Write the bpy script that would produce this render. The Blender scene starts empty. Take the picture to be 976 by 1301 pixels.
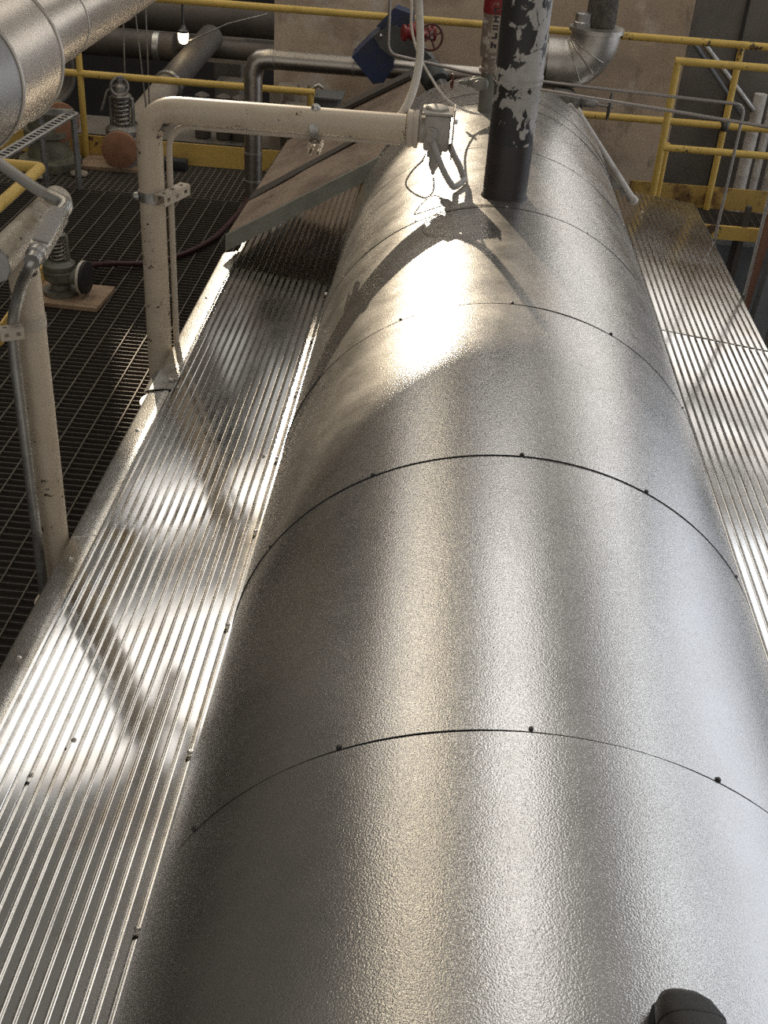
import bpy, bmesh, math, random
from mathutils import Vector, Matrix, noise
random.seed(7)
SC = bpy.context.scene
COL = SC.collection
PI = math.pi
# ---------------------------------------------------------------- camera (solved from the sheet seams, handrails and posts)
CX, CY, F = 488.0, 650.5, 1450.0
CAM = Vector((0, 0, 2.43))
pitch, yaw, roll = 0.575, 0.030, 0.074
_f = Vector((-math.sin(yaw)*math.cos(pitch), math.cos(yaw)*math.cos(pitch), -math.sin(pitch)))
_r = Vector((math.cos(yaw), math.sin(yaw), 0)); _u = _r.cross(_f)
_c, _s = math.cos(roll), math.sin(roll)
RR = _c*_r + _s*_u; UU = -_s*_r + _c*_u
cd = bpy.data.cameras.new('camera'); cam = bpy.data.objects.new('camera', cd); COL.objects.link(cam)
cd.sensor_fit = 'HORIZONTAL'; cd.sensor_width = 36.0; cd.lens = F/976*36
cd.clip_start = 0.02; cd.clip_end = 200
m = Matrix((RR, UU, -_f)).transposed().to_4x4(); m.translation = CAM
cam.matrix_world = m
SC.camera = cam

def P(px, py, X=None, Y=None, Z=None):
    """a place in the room: the photo's sight line met with a known plane"""
    d = RR*((px-CX)/F) + UU*(-(py-CY)/F) + _f
    if Y is not None: t = Y/d.y
    elif X is not None: t = X/d.x
    else: t = (Z-2.43)/d.z
    return CAM + d*t

# ---------------------------------------------------------------- materials
def mat(name, color, rough=0.5, metal=0.0, bump=None, spots=None, mottling=None, emit=None, streak=None, rvar=None, spec=None):
    m = bpy.data.materials.new(name); m.use_nodes = True
    nt = m.node_tree; N = nt.nodes; L = nt.links
    b = N['Principled BSDF']
    b.inputs['Base Color'].default_value = (*color, 1)
    b.inputs['Roughness'].default_value = rough; b.inputs['Metallic'].default_value = metal
    if spec is not None: b.inputs['Specular IOR Level'].default_value = spec
    tc = N.new('ShaderNodeTexCoord')
    def tex(scale, detail=3, rgh=0.5, stretch=None, dist=0.0):
        n = N.new('ShaderNodeTexNoise'); n.inputs['Scale'].default_value = scale
        n.inputs['Detail'].default_value = detail; n.inputs['Roughness'].default_value = rgh
        n.inputs['Distortion'].default_value = dist
        if stretch:
            mp = N.new('ShaderNodeMapping'); mp.inputs['Scale'].default_value = stretch
            L.new(tc.outputs['Object'], mp.inputs[0]); L.new(mp.outputs[0], n.inputs['Vector'])
        else: L.new(tc.outputs['Object'], n.inputs['Vector'])
        return n
    def ramp(src, lo, hi):
        r = N.new('ShaderNodeMapRange'); r.inputs['From Min'].default_value = lo; r.inputs['From Max'].default_value = hi
        L.new(src, r.inputs['Value']); return r.outputs['Result']
    cur = None
    def mix(fac, col2):
        nonlocal cur
        x = N.new('ShaderNodeMix'); x.data_type = 'RGBA'
        L.new(fac, x.inputs['Factor'])
        if cur is None: x.inputs['A'].default_value = (*color, 1)
        else: L.new(cur, x.inputs['A'])
        x.inputs['B'].default_value = (*col2, 1)
        cur = x.outputs['Result']
    if mottling:                                   # (colour, scale, lo, hi[, stretch])
        for mo in (mottling if isinstance(mottling, list) else [mottling]):
            n = tex(mo[1], 5, 0.6, mo[4] if len(mo) > 4 else None)
            mix(ramp(n.outputs['Fac'], mo[2], mo[3]), mo[0])
    if spots:                                      # chipped paint: fine noise gated by a coarse one
        n1 = tex(spots[1], 4, 0.6); n2 = tex(spots[1]*0.17, 2, 0.5)
        a = N.new('ShaderNodeMath'); a.operation = 'ADD'
        L.new(n1.outputs['Fac'], a.inputs[0]); L.new(n2.outputs['Fac'], a.inputs[1])
        mix(ramp(a.outputs[0], spots[2], spots[2]+0.03), spots[0])
    if cur is not None: L.new(cur, b.inputs['Base Color'])
    if rvar:                                       # (scale, rmin, rmax[, stretch])
        n = tex(rvar[0], 4, 0.6, rvar[3] if len(rvar) > 3 else None)
        r = N.new('ShaderNodeMapRange'); r.inputs['From Min'].default_value = 0.3; r.inputs['From Max'].default_value = 0.7
        r.inputs['To Min'].default_value = rvar[1]; r.inputs['To Max'].default_value = rvar[2]
        L.new(n.outputs['Fac'], r.inputs['Value']); L.new(r.outputs['Result'], b.inputs['Roughness'])
    if bump:                                       # list of (scale, strength, distance)
        prev = None
        for bp in (bump if isinstance(bump, list) else [bump]):
            n = tex(bp[0], 2, 0.5, bp[3] if len(bp) > 3 else None)
            k = N.new('ShaderNodeBump'); k.inputs['Strength'].default_value = bp[1]; k.inputs['Distance'].default_value = bp[2]
            L.new(n.outputs['Fac'], k.inputs['Height'])
            if prev: L.new(prev, k.inputs['Normal'])
            prev = k.outputs['Normal']
        L.new(prev, b.inputs['Normal'])
    if emit:
        b.inputs['Emission Color'].default_value = (*emit[0], 1); b.inputs['Emission Strength'].default_value = emit[1]
    return m

M = {}
M['jacket'] = mat('stucco_aluminium', (.76,.755,.74), .15, .96, bump=[(1.3,.15,.02), (330,.34,.0019)],
                  mottling=[((.62,.605,.58), 1.8, .38, .80)], rvar=(2.5,.14,.19))
def scuff(m, rough2, lo, hi, scale, color2=None):
    """mix in a rougher metal where the sheet is scuffed and dusty"""
    nt = m.node_tree; N = nt.nodes; L = nt.links; b = N['Principled BSDF']
    b2 = N.new('ShaderNodeBsdfPrincipled'); b2.inputs['Metallic'].default_value = b.inputs['Metallic'].default_value
    b2.inputs['Roughness'].default_value = rough2; b2.inputs['Base Color'].default_value = (*color2, 1) if color2 else b.inputs['Base Color'].default_value
    if b.inputs['Normal'].links: L.new(b.inputs['Normal'].links[0].from_socket, b2.inputs['Normal'])
    tc = N.new('ShaderNodeTexCoord'); n = N.new('ShaderNodeTexNoise'); n.inputs['Scale'].default_value = scale; n.inputs['Detail'].default_value = 6; n.inputs['Roughness'].default_value = .65
    L.new(tc.outputs['Object'], n.inputs['Vector'])
    r = N.new('ShaderNodeMapRange'); r.inputs['From Min'].default_value = .35; r.inputs['From Max'].default_value = .65
    r.inputs['To Min'].default_value = lo; r.inputs['To Max'].default_value = hi; L.new(n.outputs['Fac'], r.inputs['Value'])
    mx = N.new('ShaderNodeMixShader'); L.new(r.outputs['Result'], mx.inputs[0]); L.new(b.outputs[0], mx.inputs[1]); L.new(b2.outputs[0], mx.inputs[2])
    L.new(mx.outputs[0], N['Material Output'].inputs['Surface'])
scuff(M['jacket'], .46, .14, .36, 7, (.76,.735,.70))
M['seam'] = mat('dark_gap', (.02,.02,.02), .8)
M['corr'] = mat('corrugated_aluminium', (.80,.79,.77), .11, 1.0, bump=[(4,.10,.006,(1,.35,1))],
                mottling=[((.66,.62,.57), 3.0, .50, .75), ((.6,.56,.51), 22, .60, .80)], rvar=(4,.08,.13))
M['corrdull'] = mat('dull_corrugated_aluminium', (.78,.765,.74), .17, 1.0, bump=[(4,.10,.006,(1,.35,1))], mottling=[((.62,.58,.52), 3.0, .45, .7)])
M['trim'] = mat('pebbled_trim', (.74,.73,.70), .34, 1.0, bump=[(190,.35,.003),(4,.2,.01)], mottling=((.5,.47,.42), 6, .45, .75))
M['screw'] = mat('screw_steel', (.62,.6,.57), .28, 1.0)
M['screwdark'] = mat('screw_dark', (.12,.115,.11), .4, .8)
M['cream'] = mat('cream_paint', (.64,.545,.42), .42, 0, bump=(40,.1,.002), mottling=((.52,.42,.31), 7, .5, .75), spots=((.05,.035,.025), 42, 1.205))
M['creamclean'] = mat('cream_dusty_paint', (.58,.505,.41), .5, 0, mottling=((.5,.44,.36), 9, .5, .75))
M['arm'] = mat('stained_cream_paint', (.66,.59,.48), .45, 0, mottling=((.38,.30,.20), 9, .48, .68), spots=((.08,.06,.04), 45, 1.19))
M['galv'] = mat('galvanised_steel', (.50,.49,.46), .38, .85, mottling=((.32,.31,.29), 14, .45, .7))
M['castgray'] = mat('dusty_cast_housing', (.46,.43,.38), .5, .25, mottling=((.33,.3,.26), 14, .45, .7))
M['flex'] = mat('grey_conduit_sleeve', (.42,.40,.37), .5, 0)
M['cable'] = mat('white_cable', (.62,.57,.49), .5, 0, mottling=((.4,.36,.3), 8, .45, .7))
M['wire'] = mat('thin_wire', (.36,.33,.28), .5, .3)
M['blackpipe'] = mat('dark_primer', (.034,.026,.024), .45, 0, bump=(30,.1,.003), mottling=((.055,.042,.04), 8, .4, .7))
M['yellow'] = mat('yellow_paint', (.72,.49,.12), .5, 0, bump=(60,.15,.002), mottling=((.54,.36,.085), 8, .5, .75), spots=((.10,.065,.035), 30, 1.24))
M['yellowbeam'] = mat('yellow_beam_paint', (.68,.45,.11), .55, 0, mottling=((.45,.28,.08), 4, .5, .8), spots=((.12,.075,.04), 22, 1.22))
M['yellowrust'] = mat('rusty_yellow_paint', (.56,.37,.10), .6, 0, mottling=((.2,.11,.04), 7, .48, .62), spots=((.06,.035,.02), 20, 1.14))
M['grating'] = mat('grating_bar', (.085,.07,.056), .6, .2, mottling=((.09,.075,.06), 3, .45, .65))
M['rod'] = mat('grating_rod', (.15,.13,.105), .6, .3)
M['beige'] = mat('beige_concrete', (.66,.53,.395), .85, 0, bump=(12,.3,.01), mottling=[((.46,.34,.23), .8, .42, .66), ((.40,.31,.23), 2.3, .48, .66), ((.22,.165,.12), 5, .60, .76,(1,1,.45)), ((.70,.61,.51), 3.4, .56, .72)])
M['brown'] = mat('grey_brown_panel', (.165,.145,.12), .7, 0, mottling=((.11,.095,.08), 2.5, .45, .7))
M['dark'] = mat('dark_wall', (.035,.03,.026), .9, 0, mottling=((.02,.018,.016), 2, .4, .7))
M['wallgrey'] = mat('grey_wall', (.21,.19,.165), .9, 0, mottling=((.14,.125,.105), .6, .4, .7))
M['roofsheet'] = mat('translucent_roof_sheet', (.3,.28,.25), .8, 0, emit=((1,.95,.87), .105))  # faint glow added to the unseen ceiling to lift the drum's dark bands
M['wallpale'] = mat('pale_dusty_wall', (.42,.37,.31), .9, 0, mottling=((.3,.26,.21), .7, .4, .7))  # unseen upper wall kept pale to brighten what the left roof mirrors
M['ceil'] = mat('soot_ceiling', (.06,.055,.05), .9)
M['ground'] = mat('dark_ground', (.03,.026,.023), .95)
M['lag'] = mat('silver_lagging', (.48,.44,.385), .36, 1.0, bump=[(3,.3,.02),(25,.08,.003)], mottling=((.42,.38,.33), 4, .45, .7))
M['lagbright'] = mat('warm_lagging', (.78,.70,.60), .36, 1.0, bump=[(2.2,.3,.03)], mottling=((.62,.57,.5), 3, .45, .75))
M['lagdull'] = mat('dull_elbow_lagging', (.34,.32,.29), .45, .8, mottling=((.24,.22,.2), 8, .45, .7))  # dull metal, darkened in place of the dark reflection on the gore
M['lagrough'] = mat('dull_lagging', (.50,.47,.42), .42, .9, mottling=((.34,.31,.27), 12, .45, .7))
M['darklag'] = mat('dark_rough_lagging', (.085,.075,.063), .9, 0, bump=(60,.8,.01), mottling=((.14,.125,.1), 30, .45, .65))
M['blue'] = mat('dark_blue_sheet', (.022,.036,.10), .5, 0, mottling=((.04,.045,.06), 7, .45, .65), spots=((.12,.11,.1), 22, 1.25))
M['greengray'] = mat('grey_green_sheet', (.10,.105,.095), .55, 0, mottling=((.06,.06,.055), 6, .4, .7))
M['panel'] = mat('dusty_brown_sheet', (.33,.25,.185), .62, .2, bump=(6,.2,.01), mottling=[((.17,.12,.085), 2.6, .44, .64), ((.10,.07,.05), 8, .58, .74)])
M['paneldark'] = mat('dark_sheet_edge', (.075,.062,.05), .7)
M['panelflange'] = mat('grey_green_flange', (.22,.22,.185), .55, .3, mottling=((.15,.145,.12), 7, .45, .7))
M['valve'] = mat('grey_green_valve_paint', (.19,.19,.155), .5, .2, mottling=((.11,.105,.085), 16, .45, .65))
M['valvealu'] = mat('dull_valve_metal', (.30,.28,.25), .45, .6, mottling=((.15,.135,.12), 16, .45, .65))
M['steel'] = mat('bare_steel', (.34,.31,.28), .4, .8)
M['wood'] = mat('plywood', (.36,.25,.16), .75, 0, mottling=((.2,.13,.085), 5, .42, .7,(1,4,1)))
M['rust'] = mat('rust_flange', (.34,.165,.09), .75, 0, mottling=((.22,.10,.055), 10, .45, .7))
M['hose'] = mat('dark_red_hose', (.045,.012,.013), .5)
M['red'] = mat('red_paint', (.23,.018,.018), .5, 0, mottling=((.33,.26,.23), 20, .58, .66))
M['redwheel'] = mat('red_brown_wheel', (.10,.025,.02), .55)
M['flakygrey'] = mat('flaky_grey_paint', (.20,.155,.125), .6, 0, mottling=((.45,.40,.35), 26, .52, .60))
M['greypipe'] = mat('grey_green_pipe', (.17,.165,.14), .5, .1, mottling=((.25,.23,.2), 9, .5, .7))
M['label'] = mat('beige_label', (.36,.30,.235), .7)
M['ink'] = mat('black_lettering', (.025,.02,.02), .6)
M['column'] = mat('grey_blue_steel', (.20,.21,.215), .6, .1, mottling=((.14,.145,.15), 5, .45, .7))
M['orange'] = mat('dull_orange_steel', (.30,.15,.09), .6)
M['whitepipe'] = mat('white_lagged_pipe', (.66,.62,.57), .6, 0, bump=(25,.4,.01), mottling=((.4,.35,.3), 8, .52, .68))
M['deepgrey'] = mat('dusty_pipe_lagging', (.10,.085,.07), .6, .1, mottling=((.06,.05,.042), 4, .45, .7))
M['boot'] = mat('dark_boot_leather', (.05,.047,.041), .55, 0, bump=(60,.2,.003), mottling=((.075,.07,.062), 12, .45, .7))
M['sole'] = mat('boot_sole', (.02,.02,.019), .7)
M['greyblock'] = mat('grey_box_paint', (.15,.155,.15), .6)
M['concrete'] = mat('footing_concrete', (.30,.255,.20), .85, 0, mottling=((.2,.165,.13), 4, .45, .7))
M['bulb'] = mat('lamp_glass', (.9,.8,.6), .4, 0, emit=((1,.80,.50), 9))
M['casing'] = mat('casing_plate', (.16,.14,.12), .6, .2)
M['sky'] = mat('skylight_daylight', (.8,.8,.8), .5, 0, emit=((1,.965,.92), 2.05))  # this and the next five: glow of unseen panes added for the metal
M['skyside'] = mat('side_window_daylight', (.8,.8,.8), .5, 0, emit=((.83,.89,1.0), .95))
M['skysoft'] = mat('skylight_daylight', (.8,.8,.8), .5, 0, emit=((1,.965,.92), 1.55))
M['skywarm'] = mat('skylight_warm', (.8,.8,.8), .5, 0, emit=((1,.85,.62), 4.2))
M['skydim'] = mat('dim_window', (.8,.8,.8), .5, 0, emit=((1,.96,.90), 1.5))
M['skycool'] = mat('window_daylight', (.8,.8,.8), .5, 0, emit=((.93,.96,1.0), 1.9))
M['bucket'] = mat('dull_olive_casting', (.20,.19,.13), .6, .1, mottling=((.10,.09,.07), 9, .45, .65))

def flaking(name, z0):
    """dark pipe whose pale paint has flaked off above the coupling and hangs on as patches below it"""
    m = bpy.data.materials.new(name); m.use_nodes = True
    N = m.node_tree.nodes; L = m.node_tree.links; b = N['Principled BSDF']
    tc = N.new('ShaderNodeTexCoord'); n = N.new('ShaderNodeTexNoise')
    mp = N.new('ShaderNodeMapping'); mp.inputs['Scale'].default_value = (1,1,.7); mp.inputs['Location'].default_value = (.37,.11,.05)
    L.new(tc.outputs['Object'], mp.inputs[0]); L.new(mp.outputs[0], n.inputs['Vector'])
    n.inputs['Scale'].default_value = 24; n.inputs['Detail'].default_value = 6; n.inputs['Roughness'].default_value = .55; n.inputs['Distortion'].default_value = .6
    sp = N.new('ShaderNodeSeparateXYZ'); L.new(tc.outputs['Object'], sp.inputs[0])
    zr = N.new('ShaderNodeMapRange'); zr.inputs['From Min'].default_value = z0; zr.inputs['From Max'].default_value = z0+.6
    L.new(sp.outputs['Z'], zr.inputs['Value'])
    cr = N.new('ShaderNodeValToRGB'); L.new(zr.outputs['Result'], cr.inputs['Fac']); e = cr.color_ramp.elements
    e[0].position = 0; e[0].color = (.30,)*3+(1,); e[1].position = 1; e[1].color = (.50,)*3+(1,)
    for p_, v_ in ((.12,.44),(.22,.52),(.28,.66),(.36,.55),(.40,.68),(.46,.66),(.51,.47),(.62,.45),(.8,.51)):
        q = e.new(p_); q.color = (v_,)*3+(1,)
    ax = N.new('ShaderNodeMath'); ax.operation = 'MULTIPLY_ADD'; L.new(sp.outputs['X'], ax.inputs[0]); ax.inputs[1].default_value = 1.7; L.new(n.outputs['Fac'], ax.inputs[2])
    ay = N.new('ShaderNodeMath'); ay.operation = 'ADD'; L.new(ax.outputs[0], ay.inputs[0]); L.new(cr.outputs['Color'], ay.inputs[1])
    r = N.new('ShaderNodeMapRange'); r.inputs['From Min'].default_value = 1.0; r.inputs['From Max'].default_value = 1.03
    L.new(ay.outputs[0], r.inputs['Value'])
    n2 = N.new('ShaderNodeTexNoise'); n2.inputs['Scale'].default_value = 40; L.new(tc.outputs['Object'], n2.inputs['Vector'])
    c = N.new('ShaderNodeMix'); c.data_type = 'RGBA'
    c.inputs['A'].default_value = (.35,.325,.29,1); c.inputs['B'].default_value = (.56,.53,.49,1); L.new(n2.outputs['Fac'], c.inputs['Factor'])
    x = N.new('ShaderNodeMix'); x.data_type = 'RGBA'
    x.inputs['A'].default_value = (.032,.029,.027,1); L.new(c.outputs['Result'], x.inputs['B']); L.new(r.outputs['Result'], x.inputs['Factor'])
    L.new(x.outputs['Result'], b.inputs['Base Color']); b.inputs['Roughness'].default_value = .5
    k = N.new('ShaderNodeBump'); k.inputs['Strength'].default_value = .5; k.inputs['Distance'].default_value = .004
    L.new(r.outputs['Result'], k.inputs['Height']); L.new(k.outputs['Normal'], b.inputs['Normal'])
    return m


# ---------------------------------------------------------------- mesh helpers
def frame_of(d):
    d = d.normalized(); a = Vector((0,0,1)) if abs(d.z) < .9 else Vector((1,0,0))
    x = a.cross(d).normalized(); return x, d.cross(x), d
def skin_rings(bm, rings, closed=False, caps=True):
    n = len(rings[0])
    vs = [[bm.verts.new(p) for p in r] for r in rings]
    k = len(vs)
    for i in range(k if closed else k-1):
        a, b = vs[i], vs[(i+1) % k]
        for j in range(n): bm.faces.new((a[j], a[(j+1)%n], b[(j+1)%n], b[j]))
    if caps and not closed:
        bm.faces.new(vs[0][::-1]); bm.faces.new(vs[-1])
def tube(bm, pts, r, seg=20, closed=False, caps=True):
    pts = [Vector(p) for p in pts]; n = len(pts)
    T = []
    for i in range(n):
        if closed: t = pts[(i+1)%n]-pts[i-1]
        elif i == 0: t = pts[1]-pts[0]
        elif i == n-1: t = pts[-1]-pts[-2]
        else: t = (pts[i+1]-pts[i]).normalized()+(pts[i]-pts[i-1]).normalized()
        T.append(t.normalized())
    x, y, _ = frame_of(T[0]); rings = []
    for i in range(n):
        if i:
            q = T[i-1].rotation_difference(T[i]); x = q @ x
            x = (x - T[i]*x.dot(T[i])).normalized()
        y = T[i].cross(x)
        rr = r[i] if isinstance(r, (list, tuple)) else r
        rings.append([pts[i] + (x*math.cos(2*PI*j/seg)+y*math.sin(2*PI*j/seg))*rr for j in range(seg)])
    skin_rings(bm, rings, closed, caps)
def fillet(pts, rad, seg=10):
    """round the corners of a polyline"""
    pts = [Vector(p) for p in pts]; out = [pts[0]]
    for i in range(1, len(pts)-1):
        a, b, c = pts[i-1], pts[i], pts[i+1]
        u = (a-b); v = (c-b); l = min(rad, u.length*.48, v.length*.48)
        p, q = b+u.normalized()*l, b+v.normalized()*l
        for k in range(seg+1):
            t = k/seg; out.append(p*(1-t)**2 + b*2*t*(1-t) + q*t*t)
    out.append(pts[-1]); return out
def spline(pts, per=8):
    pts = [Vector(p) for p in pts]; e = [pts[0]*2-pts[1]] + pts + [pts[-1]*2-pts[-2]]; out = []
    for i in range(1, len(e)-2):
        a, b, c, d = e[i-1:i+3]
        for k in range(per):
            t = k/per
            out.append(.5*((2*b)+(c-a)*t+(2*a-5*b+4*c-d)*t*t+(3*b-a-3*c+d)*t**3))
    out.append(pts[-1]); return out
def lathe(bm, base, axis, prof, seg=28, caps=True):
    base = Vector(base); x, y, d = frame_of(Vector(axis))
    skin_rings(bm, [[base + d*h + (x*math.cos(2*PI*j/seg)+y*math.sin(2*PI*j/seg))*max(r,1e-4) for j in range(seg)] for r, h in prof], caps=caps)
def box(bm, c, s, rot=None, bev=0.0):
    c = Vector(c); R = rot or Matrix.Identity(3)
    t = bmesh.new(); bmesh.ops.create_cube(t, size=1)
    for v in t.verts: v.co = Vector((v.co.x*s[0], v.co.y*s[1], v.co.z*s[2]))
    if bev: bmesh.ops.bevel(t, geom=list(t.edges), offset=bev, segments=2, affect='EDGES', profile=.6)
    for v in t.verts: v.co = c + R @ v.co
    merge(bm, t)
def merge(bm, t):
    mp = {v: bm.verts.new(v.co) for v in t.verts}
    for f in t.faces: bm.faces.new([mp[v] for v in f.verts])
    t.free()
def axes(x=None, y=None, z=None):
    """rotation with given local x / y / z directions (two of them)"""
    if z is None: x = Vector(x).normalized(); y = Vector(y); z = x.cross(y).normalized(); y = z.cross(x)
    elif x is None: z = Vector(z).normalized(); y = Vector(y); y.normalize(); x = y.cross(z).normalized(); z = x.cross(y)
    else: z = Vector(z).normalized(); x = Vector(x); y = z.cross(x).normalized(); x = y.cross(z)
    return Matrix((x, y, z)).transposed()
def prism(bm, poly, d):
    """extrude a polygon (list of points) by vector d"""
    a = [bm.verts.new(Vector(p)) for p in poly]; b = [bm.verts.new(Vector(p)+Vector(d)) for p in poly]; n = len(a)
    bm.faces.new(a[::-1]); bm.faces.new(b)
    for i in range(n): bm.faces.new((a[i], a[(i+1)%n], b[(i+1)%n], b[i]))
def torus(bm, c, axis, R, r, seg=36, rs=10):
    x, y, d = frame_of(Vector(axis)); c = Vector(c)
    tube(bm, [c+(x*math.cos(2*PI*i/seg)+y*math.sin(2*PI*i/seg))*R for i in range(seg)], r, rs, closed=True)

def root_loc(o):
    v = Vector((0,0,0))
    while o: v = v + o.location; o = o.parent
    return v
def obj(name, bm, m, parent=None, smooth=True, label=None, base=None, sharp=38):
    bmesh.ops.recalc_face_normals(bm, faces=bm.faces)
    me = bpy.data.meshes.new(name)
    if parent is None:
        if base is None:
            zs = [v.co for v in bm.verts]
            base = Vector((sum(v.x for v in zs)/len(zs), sum(v.y for v in zs)/len(zs), min(v.z for v in zs)))
        off = Vector(base)
    else: off = root_loc(parent)
    for v in bm.verts: v.co -= off
    bm.to_mesh(me); bm.free()
    me.materials.append(M[m])
    if smooth:
        for p in me.polygons: p.use_smooth = True
        me.set_sharp_from_angle(angle=math.radians(sharp))
    o = bpy.data.objects.new(name, me); COL.objects.link(o)
    if parent is None: o.location = off
    else: o.parent = parent
    if label: o['label'] = label
    return o
def thing(name, label, cat, loc, group=None):
    o = bpy.data.objects.new(name, None); COL.objects.link(o); o.location = Vector(loc); o.empty_display_size = .1
    o['label'] = label; o['category'] = cat
    if group: o['group'] = group
    return o
def tag(o, label, cat, group=None):
    o['label'] = label; o['category'] = cat
    if group: o['group'] = group
    return o
def struct(name, bm, m, smooth=False):
    o = obj(name, bm, m, smooth=smooth); o['kind'] = 'structure'; return o
B = bmesh.new
def part(name, m, parent, fn, *a, smooth=True, label=None, **k):
    b = B(); fn(b, *a, **k); return obj(name, b, m, parent, smooth, label)

# ================================================================ the steam drum
X0, ZC, R = .241, .422, .693
def cyl(th, y, r=R): return Vector((X0+r*math.sin(th), y, ZC+r*math.cos(th)))
seams = [-.427, .487, 1.401, 2.317, 3.230, 4.143, 4.950, 5.735, 5.940, 6.35]
drum = thing('steam_drum', 'long horizontal drum in embossed aluminium sheet running away from the viewer', 'drum', (X0, 3, ZC-R))
b = B(); lathe(b, (X0, -.40, ZC), (0,1,0), [(R-.02,0),(R-.007,.02),(R-.007,6.70),(R-.02,6.72)], 96); obj('vessel_shell', b, 'seam', drum)
def wob(th, k): return .0012*math.sin(3*th+k)+.0010*math.sin(7*th+2*k)
rng = random.Random(3)
SEG = 144
for i in range(len(seams)-1):
    y0, y1 = seams[i]+(.0022 if i < 3 else .0032 if i == 3 else .0052), seams[i+1]-.0006
    b = B(); rr = R + (.0006 if i % 2 else 0)
    rows = 14 if y1-y0 > .5 else 5
    rings = []
    for k in range(rows+1):
        t = k/rows; ring = []
        for j in range(SEG):
            th = 2*PI*j/SEG
            y = y0+(y1-y0)*t
            if k == 0: y += wob(th, i)
            if k == rows: y += wob(th, i+5)*.5
            q = cyl(th, y, 1.0)
            dr = .0022*noise.noise(Vector((q.x*2.3, y*1.6, q.z*2.3)))     # slight oil-canning of the thin sheet
            ring.append(cyl(th, y, rr+dr))
        rings.append(ring)
    inner0 = [cyl(2*PI*j/SEG, y0+wob(2*PI*j/SEG, i), rr-.005) for j in range(SEG)]
    inner1 = [cyl(2*PI*j/SEG, y1, rr-.005) for j in range(SEG)]
    skin_rings(b, [inner0]+rings+[inner1], caps=False)
    sh = obj('jacket_sheet', b, 'jacket', drum)
    if 2 <= i <= 7:
        for a in (-57, -28.5, -.8, 26.5, 55):
            a = math.radians(a + rng.uniform(-1.2, 1.2)); c = cyl(a, y0+.006, R-.001); n = Vector((math.sin(a),0,math.cos(a)))
            b = B(); lathe(b, c, n, [(.0062,0),(.0062,.0012),(.0045,.0013),(.0042,.0045),(.0028,.0055)], 12)
            obj('screw', b, 'screwdark' if i < 5 else 'screw', sh)
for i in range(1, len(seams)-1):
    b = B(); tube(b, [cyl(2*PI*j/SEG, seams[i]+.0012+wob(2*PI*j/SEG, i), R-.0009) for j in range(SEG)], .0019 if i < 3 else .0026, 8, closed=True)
    obj('sealant_bead', b, 'seam', drum)  # dark ring added in place of the seam gap's shade
b = B(); lathe(b, (X0, 6.352, ZC), (0,1,0), [(R,0),(R,.004),(.5,.05),(.12,.075)], 96); obj('end_cap', b, 'lagrough', drum)
# loose screws half way along the fifth sheet
for a, y in ((26.1, 4.02), (-13.7, 4.152)):
    pass

# boiler casings under the corrugated roofs
for x0, x1, lab in ((-1.015,-.475,'dark plate casing under the left corrugated roof'), (.96,1.52,'dark plate casing under the right corrugated roof')):
    b = B(); box(b, ((x0+x1)/2, 3.2, -1.12), (x1-x0, 6.9, 2.7), bev=.01)
    tag(obj('boiler_casing', b, 'casing', smooth=False), lab, 'casing')

# ================================================================ corrugated roofs
def corrugated(bm, xa, za, xb, zb, y0, y1, pitch=.032, depth=.0135, th=.0012, rows=10, seed=0):
    """box-ribbed sheet from the (xa,za) edge to the (xb,zb) edge, ribs along y"""
    d = Vector((xb-xa, 0, zb-za)); n = int(round(d.length/pitch)); d.normalize(); up = Vector((-d.z,0,d.x))
    if up.z < 0: up = -up
    prof = []
    for k in range(n):
        for u, h in ((.00,.16),(.035,.05),(.085,.0),(.135,.05),(.17,.16),(.255,.92),(.29,1),(.86,1),(.895,.92),(.965,.30)):
            prof.append(((k+u)*pitch, h*depth))
    prof.append((n*pitch+.012, 0))
    rings = []
    for i in range(rows+1):
        y = y0+(y1-y0)*i/rows
        top = [Vector((xa,y,za))+d*u+up*h for u,h in prof]
        for p in top: p.z += .0016*noise.noise(Vector((p.x*5, p.y*2.2, seed)))
        bot = [p-up*th for p in top]
        rings.append(top+bot[::-1])
    skin_rings(bm, rings)
def cap_screw(parent, c, n, r=.008):
    b = B(); lathe(b, c, n, [(r*1.35,0),(r*1.3,.002),(r*.8,.0025),(r*.75,.006),(r*.4,.0078)], 14); return obj('screw', b, 'screw', parent)
LI, LO = (-.468,.372), (-1.030,.284)
b = B(); corrugated(b, LO[0], LO[1], LI[0], LI[1], -.45, 6.62, rows=18)
left = tag(obj('corrugated_roof_sheet', b, 'corr', sharp=14), 'ribbed aluminium roof sheet left of the drum, beside the dark grating', 'roof sheet')
for y in (.45, .97, 1.489, 2.003, 2.508, 2.986, 3.454, 3.97, 4.47, 4.98):
    cap_screw(left, (-.493, y, .3755), (-.16,0,1), .0085)
for x, y in ((-.545, 3.46), (-.80, 2.05), (-.87,1.93)):
    cap_screw(left, (x, y, LO[1]+(x-LO[0])*.157+.0133), (-.16,0,1), .0055)
RI, RO = (.950,.372), (1.560,.300)
b = B(); corrugated(b, RI[0], RI[1], RO[0], RO[1], -.45, 4.98, rows=12, seed=4)
rn = tag(obj('corrugated_roof_sheet', b, 'corr', sharp=14), 'ribbed aluminium roof sheet right of the drum, the nearer of the two', 'roof sheet')
b = B(); corrugated(b, RI[0], RI[1]+.0035, RO[0], RO[1]+.0035, 4.90, 7.05, rows=10, seed=9)
rf = tag(obj('corrugated_roof_sheet', b, 'corrdull', sharp=14), 'ribbed aluminium roof sheet right of the drum, farther, overlapping the nearer one', 'roof sheet')
for y in (1.6,2.2,2.9,3.6,4.3): cap_screw(rn, (.976, y, .374), (.12,0,1))
for y in (5.2,5.9,6.5): cap_screw(rf, (.976, y, .384), (.12,0,1))
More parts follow.
